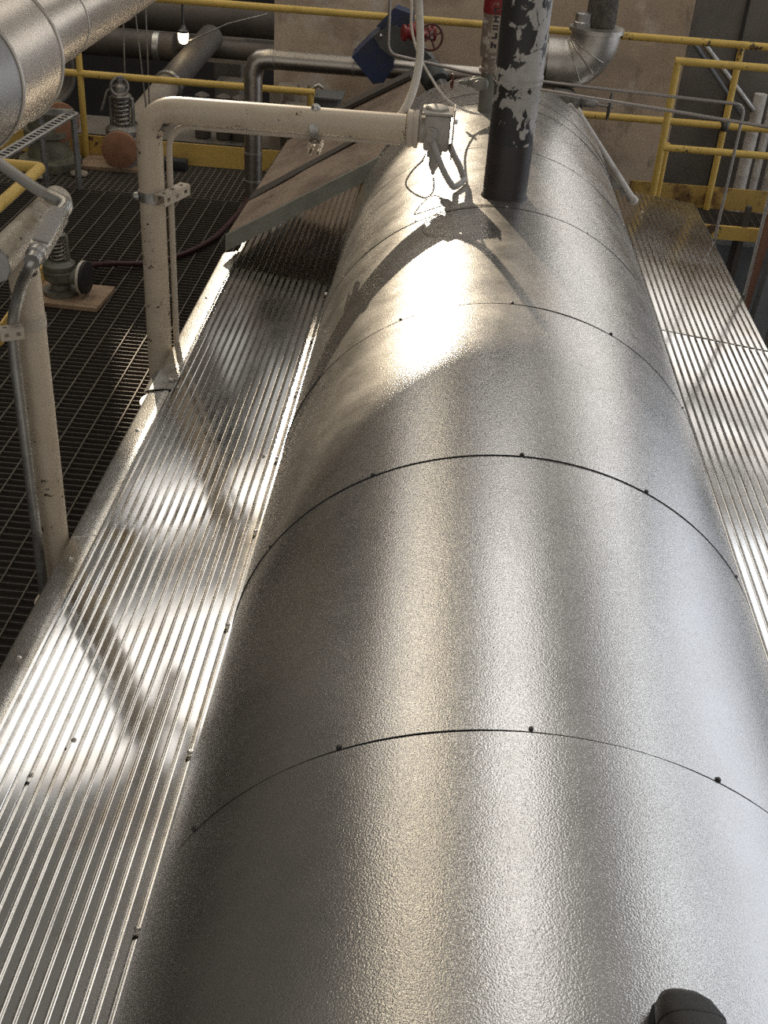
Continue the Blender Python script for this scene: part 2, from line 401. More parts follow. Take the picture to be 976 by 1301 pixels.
for x, y in ((1.17,6.62),): cap_screw(rf, (x, y, .372), (.12,0,1), .007)

# pebbled edge trim on the left roof
def trim_piece(y0, y1, lab, screws, lift):
    t = thing('edge_trim', lab, 'trim', (-1.07, (y0+y1)/2, .1))
    o = Vector((0,0,lift))
    prof = [(-1.014,.301),(-1.030,.302),(-1.040,.298),(-1.090,.289),(-1.100,.281),(-1.104,.03),(-1.1025,.03),(-1.0985,.280),(-1.089,.2865),(-1.039,.2955),(-1.030,.2995),(-1.014,.2985)]
    b = B(); rings = []
    for i in range(13):
        y = y0+(y1-y0)*i/12
        rings.append([Vector((x + .003*noise.noise(Vector((1,y*1.5,3))), y, z + .002*noise.noise(Vector((x*4,y*2.5,0))))) + o for x, z in prof])
    skin_rings(b, rings); obj('trim_strip', b, 'trim', t)
    for y in screws: cap_screw(t, (-1.060, y, .2935+lift), (-.17,0,1), .0075)
    return t
trim_piece(-.45, 3.02, 'near length of pebbled edge trim along the left roof, below the overlap', (.9, 1.65, 2.38, 2.86), 0)
trim_piece(2.99, 5.62, 'far length of pebbled edge trim along the left roof, sunlit, above the overlap', (3.7, 5.0), .002)

# ================================================================ cream pipe post with the arm over the drum
PY = 4.47
ptop = P(187,150,Y=PY); AZ = P(255,143,Y=PY).z; PX = -1.158
post = thing('pipe_stand', 'tall chipped cream pipe stand whose arm reaches over the drum', 'pipe stand', (PX, PY, 0))
endp = P(519,163,Y=PY)
b = B(); tube(b, fillet([(PX,PY,0),(PX,PY,AZ),(endp.x-.01,PY,endp.z)], .125, 14), .0515, 32); obj('pipe', b, 'cream', post)
b = B(); lathe(b, (PX,PY,0), (0,0,1), [(.10,0),(.10,.012),(.055,.014),(.054,.03)], 28); obj('base_plate', b, 'cream', post)
# flange disc at the arm end
b = B(); lathe(b, (endp.x-.006,PY,endp.z), (1,0,0), [(.060,0),(.070,.004),(.070,.020),(.066,.024),(.066,.028),(.070,.030),(.070,.044),(.052,.048)], 32); obj('flange', b, 'creamclean', post)
# thin conduit running down the post and under the arm
cpath = fillet([(PX+.068,PY+.03,.05),(PX+.068,PY+.03,AZ-.30),(PX+.068,PY+.03,AZ-.062),(PX+.30,PY+.02,AZ-.062),(endp.x-.03,PY+.02,endp.z-.060)], .17, 14)
cond = thing('conduit', 'thin pale conduit running down the right side of the tall pipe stand', 'conduit', (PX+.068,PY+.03,.05))
b = B(); tube(b, cpath, .0125, 14); obj('tube', b, 'creamclean', cond)
# strut clamps
def strut(bm, c, d, up, L, w=.041, holes=True):
    """slotted channel, open on its underside, with real slots in the top and one side"""
    d = Vector(d).normalized(); Rm = axes(y=d, z=up); c = Vector(c); t = .0028
    def bx(lx,ly,lz,sx,sy,sz): box(bm, c+Rm@Vector((lx,ly,lz)), (sx,sy,sz), Rm)
    n = max(2, int(L/.05)); st = L/n
    for face in ('top','side','side2'):
        for k in range(n):
            y = -L/2+st*(k+.5); sl = st*.36; g = (st-sl)/2
            for (a, ya, la) in ((0, y-st/2+g/2, g), (0, y+st/2-g/2, g)):
                if face == 'top': bx(0, ya, w/2, w, la, t)
                else: bx((w/2 if face=='side' else -w/2), ya, 0, t, la, w)
            for s in (-1,1):
                if face == 'top': bx(s*(w*.34), y, w/2, w*.32, sl, t)
                else: bx((w/2 if face=='side' else -w/2), y, s*(w*.34), t, sl, w*.32)
    for s in (-1,1): bx(s*w*.36, 0, -w/2, w*.28, L, t)
c1 = thing('strut_clamp', 'slotted strut and pipe strap on the upright of the tall pipe stand', 'clamp', (PX, PY, P(190,247,Y=PY).z))
cz = P(190,247,Y=PY).z
b = B(); strut(b, (PX+.082, PY+.005, cz+.005), (.35,1,.0), (0,0,1), .19, .043); obj('strut_channel', b, 'creamclean', c1, smooth=False)
b = B(); lathe(b, (PX,PY,cz-.022), (0,0,1), [(.0525,0),(.0545,.0),(.0545,.040),(.0525,.040)], 32); obj('strap', b, 'galv', c1)
b = B(); lathe(b, (PX-.052,PY-.025,cz-.002), (-1,-.5,0), [(.017,0),(.017,.012),(.012,.02),(.004,.024)], 16); obj('bolt', b, 'galv', c1)
cp = P(401,160,Y=PY)
c2 = thing('strut_clamp', 'short strut and strap hung on the arm over the roof panel', 'clamp', cp)
b = B(); strut(b, (cp.x, PY+.03, cp.z-.078), (0,1,0), (0,0,1), .15, .043); obj('strut_channel', b, 'creamclean', c2, smooth=False)
b = B(); lathe(b, (cp.x-.017,PY,cp.z), (1,0,0), [(.0525,0),(.0548,.0),(.0548,.034),(.0525,.034)], 32); obj('strap', b, 'galv', c2)
b = B(); lathe(b, (cp.x,PY,cp.z+.053), (0,-.5,1), [(.016,0),(.018,.008),(.018,.022),(.010,.032)], 16); obj('bolt', b, 'galv', c2)
# strap from the post over the trim
bk = thing('strap_bracket', 'grey bent strap holding the tall pipe stand to the roof edge', 'bracket', (-1.06,4.12,.28))
def bent(bm, prof, y0, y1, th=.003):
    a = [Vector((x,y0,z)) for x,z in prof]+[Vector((x,y0,z-th)) for x,z in prof[::-1]]
    prism(bm, a, (0,y1-y0,0))
b = B(); bent(b, [(-1.118,.285),(-1.095,.298),(-1.035,.310),(-1.018,.310),(-1.000,.312)], 4.03, 4.22); obj('strap', b, 'galv', bk, smooth=False)
b = B(); box(b, (-1.012,4.10,.318), (.030,.03,.016), bev=.003); obj('nut', b, 'screw', bk)
b = B(); tube(b, [(-1.012,4.10,.324),(-.995,4.075,.324)], .005, 10); obj('stud', b, 'screw', bk)

# ================================================================ junction box at the arm end
jb = thing('junction_box', 'dusty cast junction box on the arm end, just above the drum top', 'junction box', (endp.x+.09,PY,1.2))
bc = Vector((endp.x+.108, PY, endp.z+.004))
def jbody(bm):
    lathe(bm, (endp.x+.043,PY,endp.z), (1,0,0), [(.050,0),(.050,.03)], 28)
    box(bm, bc+Vector((.003,0,-.005)), (.098,.105,.135), bev=.014)
part('housing', 'castgray', jb, jbody)
def jlid(bm):
    box(bm, bc+Vector((.001,-.002,.070)), (.118,.125,.012), bev=.005)
    lathe(bm, bc+Vector((-.004,0,.074)), (0,0,1), [(.045,0),(.043,.010),(.034,.014)], 24)
part('lid', 'castgray', jb, jlid)
part('side_plate', 'castgray', jb, box, bc+Vector((.064,-.004,-.005)), (.006,.10,.19), bev=.002)
def jneck(bm):
    lathe(bm, bc+Vector((.0,-.01,-.07)), (0,0,-1), [(.030,0),(.028,.03),(.020,.034),(.019,.07),(.009,.085),(.006,.10)], 20)
part('cable_gland', 'flex', jb, jneck)
def jport(bm):
    lathe(bm, bc+Vector((-.018,-.050,-.005)), (-.05,-1,-.12), [(.026,0),(.028,.012),(.022,.014),(.021,.026),(.017,.03),(.016,.044)], 20)
part('conduit_port', 'castgray', jb, jport)
part('screw', 'screw', jb, lathe, bc+Vector((.067,-.02,.04)), (1,0,0), [(.010,0),(.010,.008),(.006,.012)], 12)
# flexible loop from the port round to the plate
def J(x, y, dy=0.0): return P(x, y, Y=PY+dy)
fl = spline([J(548,176,-.07), J(555,196,-.10), J(566,222,-.11), J(580,243,-.09), J(588,247,-.05), J(590,234,-.02), J(586,216,0), J(577,197,.0), J(571,184,.0)], 8)
for p in fl:
    r2 = math.hypot(p.x-X0, p.z-ZC)
    if r2 < R+.018:
        k = (R+.018)/r2; p.x = X0+(p.x-X0)*k; p.z = ZC+(p.z-ZC)*k
b = B(); tube(b, fl, .0125, 14)
tag(obj('flexible_conduit', b, 'flex'), 'short loop of grey flexible conduit hanging from the junction box', 'conduit')
def on_drum(pts, off):
    out = []
    for p in pts:
        p = Vector(p); r2 = math.hypot(p.x-X0, p.z-ZC)
        if r2 < R+off:
            k = (R+off)/r2; p = Vector((X0+(p.x-X0)*k, p.y, ZC+(p.z-ZC)*k))
        out.append(p)
    return out
wr = on_drum(spline([J(551,226,-.02), J(551,240,-.05), J(545,251,-.08), J(532,249,-.09), J(519,240,-.08), J(516,231,-.06), J(524,217,-.03), J(536,205,-.0), J(541,196,.03)], 8), .005)
b = B(); tube(b, wr, .0035, 8); tag(obj('signal_wire', b, 'wire'), 'thin wire looping down from the gland under the junction box', 'wire')
# cables dropping to the box from above
cb = spline([P(529,-40,Y=4.75), P(532,0,Y=4.72), P(534,45,Y=4.68), P(533,78,Y=4.64), P(526,112,Y=4.58), P(514,140,Y=4.52), P(503,153,Y=4.50)], 8)
b = B(); tube(b, cb, .0155, 14); tag(obj('power_cable', b, 'cable'), 'thick pale cable coming down from above onto the arm behind the junction box', 'cable')
cb2 = on_drum(spline([P(521,-30,Y=4.8), P(523,8,Y=4.8), P(523,35,Y=4.82), P(531,66,Y=4.9), P(547,97,Y=5.05), P(566,124,Y=5.2), P(590,140,Y=5.3), P(612,146,Y=5.35)], 8), .006)
b = B(); tube(b, cb2, .0055, 8); tag(obj('signal_wire', b, 'cable'), 'thin pale wire sagging from above down to the drum behind the junction box', 'wire')
def C(px, py):
    """a point of the photo's drum surface"""
    d = RR*((px-CX)/F)+UU*(-(py-CY)/F)+_f; ox, oz = -X0, 2.43-ZC
    A = d.x**2+d.z**2; Bq = 2*(d.x*ox+d.z*oz); Cc = ox*ox+oz*oz-R*R
    t = (-Bq-math.sqrt(Bq*Bq-4*A*Cc))/(2*A); return CAM+d*t
w3 = on_drum(spline([C(628,262), C(606,262), C(586,265), C(562,270), C(545,279), C(537,290), C(540,297), C(552,300), C(566,300)], 8), .004)
b = B(); tube(b, w3, .0018, 8); tag(obj('tie_wire', b, 'wire'), 'loose thin wire lying on the drum in front of the dark pipe', 'wire')

# ================================================================ dark vertical pipe with flaking paint
bpz = 1.04
bp = thing('vent_pipe', 'big dark vertical pipe with flaking white paint standing on the drum', 'pipe', (.236,4.295,bpz))
zc_ = P(655,100,Y=4.295).z
part('lower_pipe', 'blackpipe', bp, lathe, (.236,4.295,bpz), (0,0,1), [(.083,0),(.083,zc_-.22-bpz)], 48)
M['flaking'] = flaking('flaking_paint', zc_-.24-bpz)
b = B()
lathe(b, (.236,4.295,zc_-.102), (0,0,1), [(.0832,-.118),(.0834,-.116),(.0836,.002),(.0836,.082),(.088,.088),(.089,.096),(.086,.100),(.086,.104),(.090,.110),(.090,.118),(.0865,.126),(.0865,1.02)], 48)
obj('painted_pipe', b, 'flaking', bp, label='upper length with peeling white and grey paint')
part('base_seal', 'blackpipe', bp, lathe, (.236,4.295,1.090), (0,0,1), [(.0836,0),(.090,.004),(.089,.024),(.0836,.032)], 48)

# grey pipe behind it with its red marked upper length
gx, gy = P(617,143,Y=5.6).x, 5.6
gp = thing('riser_pipe', 'slim riser behind the dark pipe, grey below and red with lettering above', 'pipe', (gx,gy,1.06))
zk = P(619,88,Y=gy).z
part('lower_pipe', 'greypipe', gp, lathe, (gx,gy,1.06), (0,0,1), [(.040,0),(.040,zk-1.06)], 28)
part('collar', 'flakygrey', gp, lathe, (gx,gy,zk-.012), (0,0,1), [(.044,0),(.052,.004),(.052,.020),(.046,.026),(.044,.07),(.050,.075),(.050,.10),(.044,.105)], 28)
part('upper_pipe', 'flakygrey', gp, lathe, (gx,gy,zk+.06), (0,0,1), [(.056,0),(.058,.02),(.058,.20)], 28)
part('red_band', 'red', gp, lathe, (gx,gy,zk+.245), (0,0,1), [(.058,0),(.0595,.003),(.0595,.40),(.058,.403)], 28)
# label with its worn vertical lettering
ld = (Vector((0,0,0))+Vector((.33,-.94,0))).normalized(); ls = Vector((.94,.33,0))
def patch(bm, a0, a1, z0, z1, r, th=.0012):
    n = 6
    rings = []
    for k in range(n+1):
        a = a0+(a1-a0)*k/n; d = Vector((math.sin(a),-math.cos(a),0))
        rings.append([Vector((gx,gy,z))+d*q for z, q in ((z0,r),(z1,r),(z1,r+th),(z0,r+th))])
    skin_rings(bm, rings)
lb = part('label_strip', 'label', gp, patch, -.28, .34, zk+.085, zk+.243, .0583)
def glyph(strokes, z, h):
    def fn(bm):
        for (u0,v0,u1,v1) in strokes: patch(bm, -.20+.44*u0, -.20+.44*u1, z+h*v0, z+h*v1, .0596, .0008)
    return fn
W_ = .20
rows = [([(0,0,1,W_),(0,.8,1,1),(0,0,.3,1)], .25), ([(0,0,1,.25),(0,.75,1,1),(.3,.2,.6,.8)], .215), ([(0,.1,1,.4),(0,.6,1,.9)], .18), ([(0,0,1,.28),(.6,0,1,1)], .145), ([(0,0,.4,1),(0,.4,1,.7),(.6,0,1,.5)], .105)]
for s_, dz in rows: part('letter', 'ink', gp, glyph(s_, zk+dz, .026), smooth=False)

# ================================================================ large silver elbow and its pipes
EY = 6.8
etop = P(758,40,Y=EY); eleft = P(700,80,Y=EY)
er = .135
ang = [PI/2*k/16 for k in range(17)]
el = thing('lagged_elbow', 'large silver lagged elbow right of the dark pipe', 'elbow', (etop.x, EY, eleft.z-er))
bend = etop.x-eleft.x-.06
cc = Vector((etop.x-bend, EY, eleft.z+bend))
ez = eleft.z+bend
b = B(); tube(b, [Vector((eleft.x-.03,EY,eleft.z)), Vector((cc.x-.01,EY,eleft.z))]+[cc+Vector((bend*math.sin(a),0,-bend*math.cos(a))) for a in ang]+[Vector((etop.x,EY,max(ez,etop.z)-.002))], er, 40); obj('elbow_shell', b, 'lagrough', el)
b = B()
for a in (.42,.75,1.05):
    pts = []
    for k in range(9):
        t = math.radians(195+ k*14); rr_ = er+.002
        off = math.cos(t)*rr_; pts.append(cc+Vector(((bend+off)*math.sin(a),-abs(math.sin(t))*rr_,-(bend+off)*math.cos(a))))
    tube(b, pts, .004, 8)
obj('gore_seam', b, 'lag', el)
tz = max(ez, etop.z)
part('collar', 'lagrough', el, lathe, (etop.x,EY,tz-.004), (0,0,1), [(er,0),(er+.016,.004),(er+.016,.026),(er-.02,.032)], 40)
part('side_fitting', 'galv', el, lathe, (etop.x-.085,EY-.05,tz+.02), (0,0,1), [(.05,0),(.052,.03),(.046,.036),(.046,.075),(.03,.08)], 8)
rp = thing('rising_pipe', 'dark rough lagged pipe rising from the large silver elbow', 'pipe', (etop.x+.015,EY,tz+.03))
part('lagging', 'darklag', rp, lathe, (etop.x+.015,EY,tz+.030), (0,0,1), [(.080,0),(.084,.02),(.081,.15),(.085,.30),(.082,.9)], 28)
hp = thing('header_pipe', 'horizontal grey pipe feeding the silver elbow behind the dark pipe', 'pipe', (.40,EY,eleft.z))
part('pipe', 'lagrough', hp, tube, [(eleft.x-.032,EY,eleft.z),(.18,EY,eleft.z+.02)], .115, 30)
part('flange', 'flakygrey', hp, lathe, (eleft.x-.05,EY,eleft.z), (-1,0,0), [(.15,0),(.15,.03),(.12,.032)], 32)

# ================================================================ insulated pipe with elbow, left back
SY = 7.4
s0, s1, s2 = P(318,252,Y=SY), P(326,74,Y=SY), P(612,97,Y=SY)
sp = thing('insulated_pipe', 'silver lagged pipe rising from the grating and turning right along the wall', 'pipe', (s0.x,SY,0))
sx = (s0.x+s1.x)/2; sz = s1.z
b = B(); tube(b, [(sx,SY,0),(sx,SY,sz-.09)], .058, 28); obj('vertical_run', b, 'lag', sp)
b = B(); tube(b, [Vector((sx,SY,sz-.11)),Vector((sx,SY,sz-.085)),Vector((sx+.018,SY,sz-.03)),Vector((sx+.045,SY,sz-.008)),Vector((sx+.10,SY,sz)),Vector((sx+.13,SY,sz))], .062, 28); obj('elbow', b, 'lag', sp)
b = B(); tube(b, [(sx+.12,SY,sz),(s2.x,SY,sz)], .058, 28); obj('horizontal_run', b, 'lag', sp)
for x in (sx+.13, sx+.62, sx+1.0): part('band', 'lagrough', sp, lathe, (x,SY,sz), (1,0,0), [(.0585,0),(.061,.001),(.061,.012),(.0585,.013)], 28)
for z in (.30, .12): part('band', 'lagrough', sp, lathe, (sx,SY,z), (0,0,1), [(.0585,0),(.061,.001),(.061,.012),(.0585,.013)], 28)

# ================================================================ sloping roof panel on the left
BL, BR, TRc, TL = P(287,300,Y=5.55), P(492,196,Y=5.70), P(527,92,Y=6.75), P(372,168,Y=6.9)
pn = thing('roof_panel', 'dusty brown sheet-metal panel sloping from the drum down to the roof edge', 'panel', (-.7,6.1,.35))
nrm = (BR-BL).cross(TL-BL).normalized()
if nrm.z < 0: nrm = -nrm
def slab(bm, q, t):
    prism(bm, q, nrm*(-t))
part('sheet', 'panel', pn, slab, [BL,BR,TRc,TL], .012, smooth=False)
lip = Vector((.0,-.02,-.075))
part('front_flange', 'panelflange', pn, prism, [BL+nrm*.004, BR+nrm*.004, BR+lip, BL+lip], Vector((.0,.012,.004)), smooth=False)
e = (TRc-TL).normalized(); ins = ((BL-TL).normalized()*.11)
part('top_edge', 'paneldark', pn, prism, [TL+nrm*.002, TRc+nrm*.002, TRc+nrm*.002+ins, TL+nrm*.002+ins], nrm*.02, smooth=False)
g0, g1 = BL.lerp(TL,.30), BR.lerp(TRc,.42)
wv = (TL-BL).normalized()*.055
part('seam_strip', 'paneldark', pn, prism, [g0+nrm*.001, g1+nrm*.001, g1+nrm*.001+wv, g0+nrm*.001+wv*2.2], nrm*.004, smooth=False)
cr = BR+Vector((-.03,-.01,0))
part('corner_tab', 'panelflange', pn, prism, [cr, cr+Vector((.09,.02,.05)), cr+Vector((.075,.02,-.05)), cr+Vector((.0,-.01,-.075))], Vector((0,.008,.004)), smooth=False)
lv = (BL-TL)
part('side_flange', 'panelflange', pn, prism, [BL+nrm*.004, TL+nrm*.004, TL+Vector((-.03,0,-.05)), BL+Vector((-.03,0,-.05))], Vector((-.004,0,-.006)), smooth=False)

# ================================================================ blue cover
BYc = 7.2
bl = thing('machine_guard', 'dark blue sheet-metal guard tipped on its corner below the rail', 'guard', P(492,105,Y=BYc))
pts_b = [P(x,y,Y=BYc) for x,y in ((447,73),(470,50),(491,34),(499,60),(500,85),(488,105),(474,107))]
part('lower_shell', 'blue', bl, prism, pts_b, Vector((.0,.13,.02)), smooth=False)
pts_c = [P(x,y,Y=BYc-.01) for x,y in ((478,34),(501,10),(523,18),(524,46),(500,38))]
part('upper_shell', 'blue', bl, prism, pts_c, Vector((.012,.13,.0)), smooth=False)
pts_d = [P(x,y,Y=BYc-.03) for x,y in ((474,46),(492,34),(504,33),(536,60),(552,77),(520,78),(499,73),(484,62))]
part('cross_band', 'greengray', bl, prism, pts_d, Vector((.0,.12,.0)), smooth=False)
part('rivet', 'screw', bl, lathe, P(484,45,Y=BYc-.03), (0,-1,0), [(.010,0),(.010,.006),(.005,.010)], 12)
# grey cylinder of the machine under the guard
mc = thing('motor', 'dark grey motor barrel below the blue guard', 'motor', P(555,112,Y=7.1))
a_, c_ = P(542,86,Y=7.1), P(560,112,Y=6.95)
part('barrel', 'greengray', mc, lathe, a_, (c_-a_), [(.05,0),(.075,.02),(.078,.13),(.07,.15)], 24)
part('hub', 'screwdark', mc, lathe, c_, (c_-a_), [(.05,-.02),(.045,.03),(.02,.04)], 20)

def handwheel(parent, c, axis, Rw, r, m='steel', spokes=4):
    t = B(); torus(t, c, axis, Rw, r, 30, 8)
    x, y, d = frame_of(Vector(axis)); c = Vector(c)
    lathe(t, c-d*r*1.5, d, [(Rw*.2,0),(Rw*.22,r*2),(Rw*.15,r*3)], 14)
    for k in range(spokes):
        a = 2*PI*k/spokes+.4; tube(t, [c, c+(x*math.cos(a)+y*math.sin(a))*Rw], r*.7, 8)
    return obj('handwheel', t, m, parent)
def gate_valve(name, label, c, axis, s, bodymat, wheelmat='steel'):
    """small gate valve: body, bonnet, stem, wheel, flange; axis is the way the stem points"""
    d = Vector(axis).normalized(); c = Vector(c); x, y, _ = frame_of(d)
    g = thing(name, label, 'valve', c)
    part('body', bodymat, g, lathe, c-d*.55*s, d, [(.16*s,0),(.28*s,.1*s),(.30*s,.45*s),(.22*s,.8*s),(.15*s,.95*s)], 20)
    part('flange', bodymat, g, lathe, c+x*.42*s, x, [(.24*s,0),(.24*s,.08*s),(.12*s,.09*s)], 20)
    part('flange', bodymat, g, lathe, c-x*.50*s, x, [(.24*s,0),(.24*s,.08*s),(.12*s,.09*s)], 20)
    part('port', bodymat, g, tube, [c-x*.45*s, c+x*.45*s], .16*s, 16)
    part('bonnet', bodymat, g, lathe, c+d*.38*s, d, [(.20*s,0),(.22*s,.06*s),(.12*s,.10*s),(.10*s,.45*s),(.06*s,.5*s)], 16)
    part('stem', 'steel', g, tube, [c+d*.8*s, c+d*1.35*s], .04*s, 10)
    handwheel(g, c+d*1.22*s, d, .36*s, .035*s, wheelmat)
    return g
gate_valve('gate_valve', 'small valve with its wheel facing left, on the riser behind the dark pipe', P(606,106,Y=5.52), (-1,-.15,.02), .095, 'greypipe', 'redwheel')
gate_valve('gate_valve', 'small grey valve with a black wheel at the drum end, right of the dark pipe', P(722,127,Y=6.66), (1,-.1,-.05), .19, 'valvealu', 'screwdark')
rv = gate_valve('gate_valve', 'valve with a red-brown handwheel above the blue guard', P(532,42,Y=7.0), (.35,-1,.1), .19, 'red', 'redwheel')

# brace pipe at the drum end, right
p0, p1 = P(735,143,Y=6.55), P(804,252,Y=6.55)
br = thing('brace_pipe', 'pale grey pipe slanting from the drum end down to the right roof', 'pipe', p1)
part('tube', 'whitepipe', br, tube, [p0, p1], .017, 20)
part('end_cap', 'whitepipe', br, lathe, p1-(p1-p0).normalized()*.01, (p1-p0), [(.021,0),(.024,.01),(.024,.035),(.016,.044)], 20)
part('end_ring', 'cable', br, lathe, p0+(p0-p1).normalized()*.02, (p1-p0), [(.022,0),(.022,.03)], 16)
# flat gusset of torn lagging between brace and drum
gq = [P(x,y,Y=6.56) for x,y in ((762,200),(768,205),(779,225),(792,240),(803,256),(797,257),(794,248),(789,252),(786,240),(779,243),(777,230),(769,226),(768,215))]
b = B(); prism(b, gq, (0,.015,0)); tag(obj('lagging_scrap', b, 'valvealu', smooth=False), 'ragged strip of torn grey lagging beneath the slanting pale pipe', 'lagging')
wf = thing('lug_plate', 'whitish metal lug at the top of the slanting pale pipe', 'lug', P(724,146,Y=6.5))
part('plate', 'whitepipe', wf, prism, [P(x,y,Y=6.5) for x,y in ((713,137),(726,132),(737,146),(731,158),(721,150))], (0,.03,0), smooth=False)
part('bolt', 'screw', wf, lathe, P(727,150,Y=6.5), (0,-1,0), [(.012,0),(.012,.012)], 6)

# ================================================================ tubing lines
TY = 6.45
t1 = thing('steel_tubing', 'upper thin tube crossing behind the dark pipe and bending down at right', 'tubing', P(917,345,Y=TY))
tz1 = P(930,132,Y=TY); tb = P(915,344,Y=TY)
tl = [P(497,-30,Y=TY), P(493,68,Y=TY), P(600,93,Y=TY), P(700,105,Y=TY), Vector(((tz1.x+tb.x)/2,TY,tz1.z)), Vector(((tz1.x+tb.x)/2,TY,tb.z-.35))]
part('tube', 'steel', t1, tube, fillet(tl, .055, 8), .0085, 12)
t2 = thing('steel_tubing', 'lower thin tube crossing to the right edge above the right roof', 'tubing', P(700,116,Y=6.0))
part('tube', 'steel', t2, tube, [P(668,112,Y=6.05), P(690,115,Y=6.0), P(830,137,Y=5.9), P(985,163,Y=5.82)], .0085, 12)
t3 = thing('steel_tubing', 'vertical thin tube at the far right passing the roof edge', 'tubing', P(943,388,Y=5.6))
v0 = P(944,384,Y=5.6)
part('tube', 'steel', t3, tube, [(v0.x,5.6,v0.z-.4),(v0.x,5.6,P(968,180,Y=5.6).z),(v0.x+.01,5.6,P(980,120,Y=5.6).z+.2)], .0085, 12)
part('fitting', 'steel', t3, lathe, (v0.x+.002,5.6,P(968,163,Y=5.6).z-.03), (0,0,1), [(.014,0),(.018,.006),(.018,.05),(.014,.056)], 8)

# ================================================================ front left pipe stand, its arm and conduit
QX, QY = -1.155, 3.0
zt = 1.236
st = thing('pipe_stand', 'nearer cream pipe stand at the left edge with a stained open-ended arm', 'pipe stand', (QX,QY,0))
part('post', 'cream', st, tube, [(QX,QY,0),(QX,QY,zt-.01)], .0445, 32)
part('base_plate', 'cream', st, lathe, (QX,QY,0), (0,0,1), [(.09,0),(.09,.012),(.05,.014)], 24)
a0 = P(0,345,Z=zt+.02); a1 = P(66,243,Z=zt+.02)
a0, a1 = Vector((-1.185,2.86,zt+.015)), Vector((-1.185,3.42,zt+.015))
def armfn(bm):
    tube(bm, [a0, a1], .0465, 32, caps=True)
part('arm', 'arm', st, armfn)
d_ = (a0-a1).normalized()
part('arm_rim', 'galv', st, lathe, a0-d_*.01, d_, [(.0475,0),(.0495,.002),(.0495,.014),(.0475,.016)], 32)
part('arm_opening', 'seam', st, lathe, a0, d_, [(.040,0),(.040,.0006)], 24)  # flat dark disc on the closed end, painted shade of the bore
cd2 = thing('conduit', 'grey conduit with a rectangular fitting on the nearer pipe stand', 'conduit', (QX-.055,QY-.03,.1))
k0, k1 = P(82,262,Y=3.16), P(48,320,Y=2.88)
dirb = (k1-k0).normalized()
pv = P(16,432,Y=2.915)
low = [k1-dirb*.02, k1+dirb*.06, P(27,362,Y=2.90), P(17,400,Y=2.912), Vector((pv.x,2.915,pv.z)), Vector((pv.x,2.915,.05))]
part('lower_run', 'galv', cd2, tube, fillet(low, .07, 8), .0165, 16)
far = [P(-60,163,Y=3.55), P(0,208,Y=3.36), P(50,243,Y=3.22), k0+Vector((.010,.01,.004)), k0+dirb*.03]
part('upper_run', 'flex', cd2, tube, fillet(far, .035, 8), .017, 16)
part('elbow_fitting', 'galv', cd2, tube, fillet([P(62,249,Y=3.19), k0+Vector((.008,.008,.002)), k0+dirb*.055], .03, 8), .0215, 18)
mid = (k0+dirb*.05 + k1)/2; Ln = (k1-(k0+dirb*.05)).length
Rm = axes(y=dirb, z=Vector((.25,-.5,.9)))
part('conduit_body', 'galv', cd2, box, mid, (.052,Ln,.046), Rm, bev=.009)
part('cover_plate', 'flex', cd2, box, mid+Rm@Vector((0,0,.025)), (.044,Ln*.86,.006), Rm, bev=.002)
part('coupling', 'galv', cd2, lathe, k1-dirb*.005, dirb, [(.024,0),(.027,.006),(.027,.030),(.022,.034),(.021,.062)], 20)
c3 = thing('strut_clamp', 'small cream strut piece strapping the conduit to the nearer stand', 'clamp', P(25,415,Y=2.96))
cz3 = P(25,412,Y=2.96).z
b = B(); strut(b, (QX-.012, 2.885, cz3+.008), (.8,.45,.0), (0,0,1), .065, .032); obj('strut_channel', b, 'creamclean', c3, smooth=False)
b = B(); lathe(b, (QX,QY,cz3-.02), (0,0,1), [(.0455,0),(.0475,0),(.0475,.036),(.0455,.036)], 28); obj('strap', b, 'creamclean', c3)

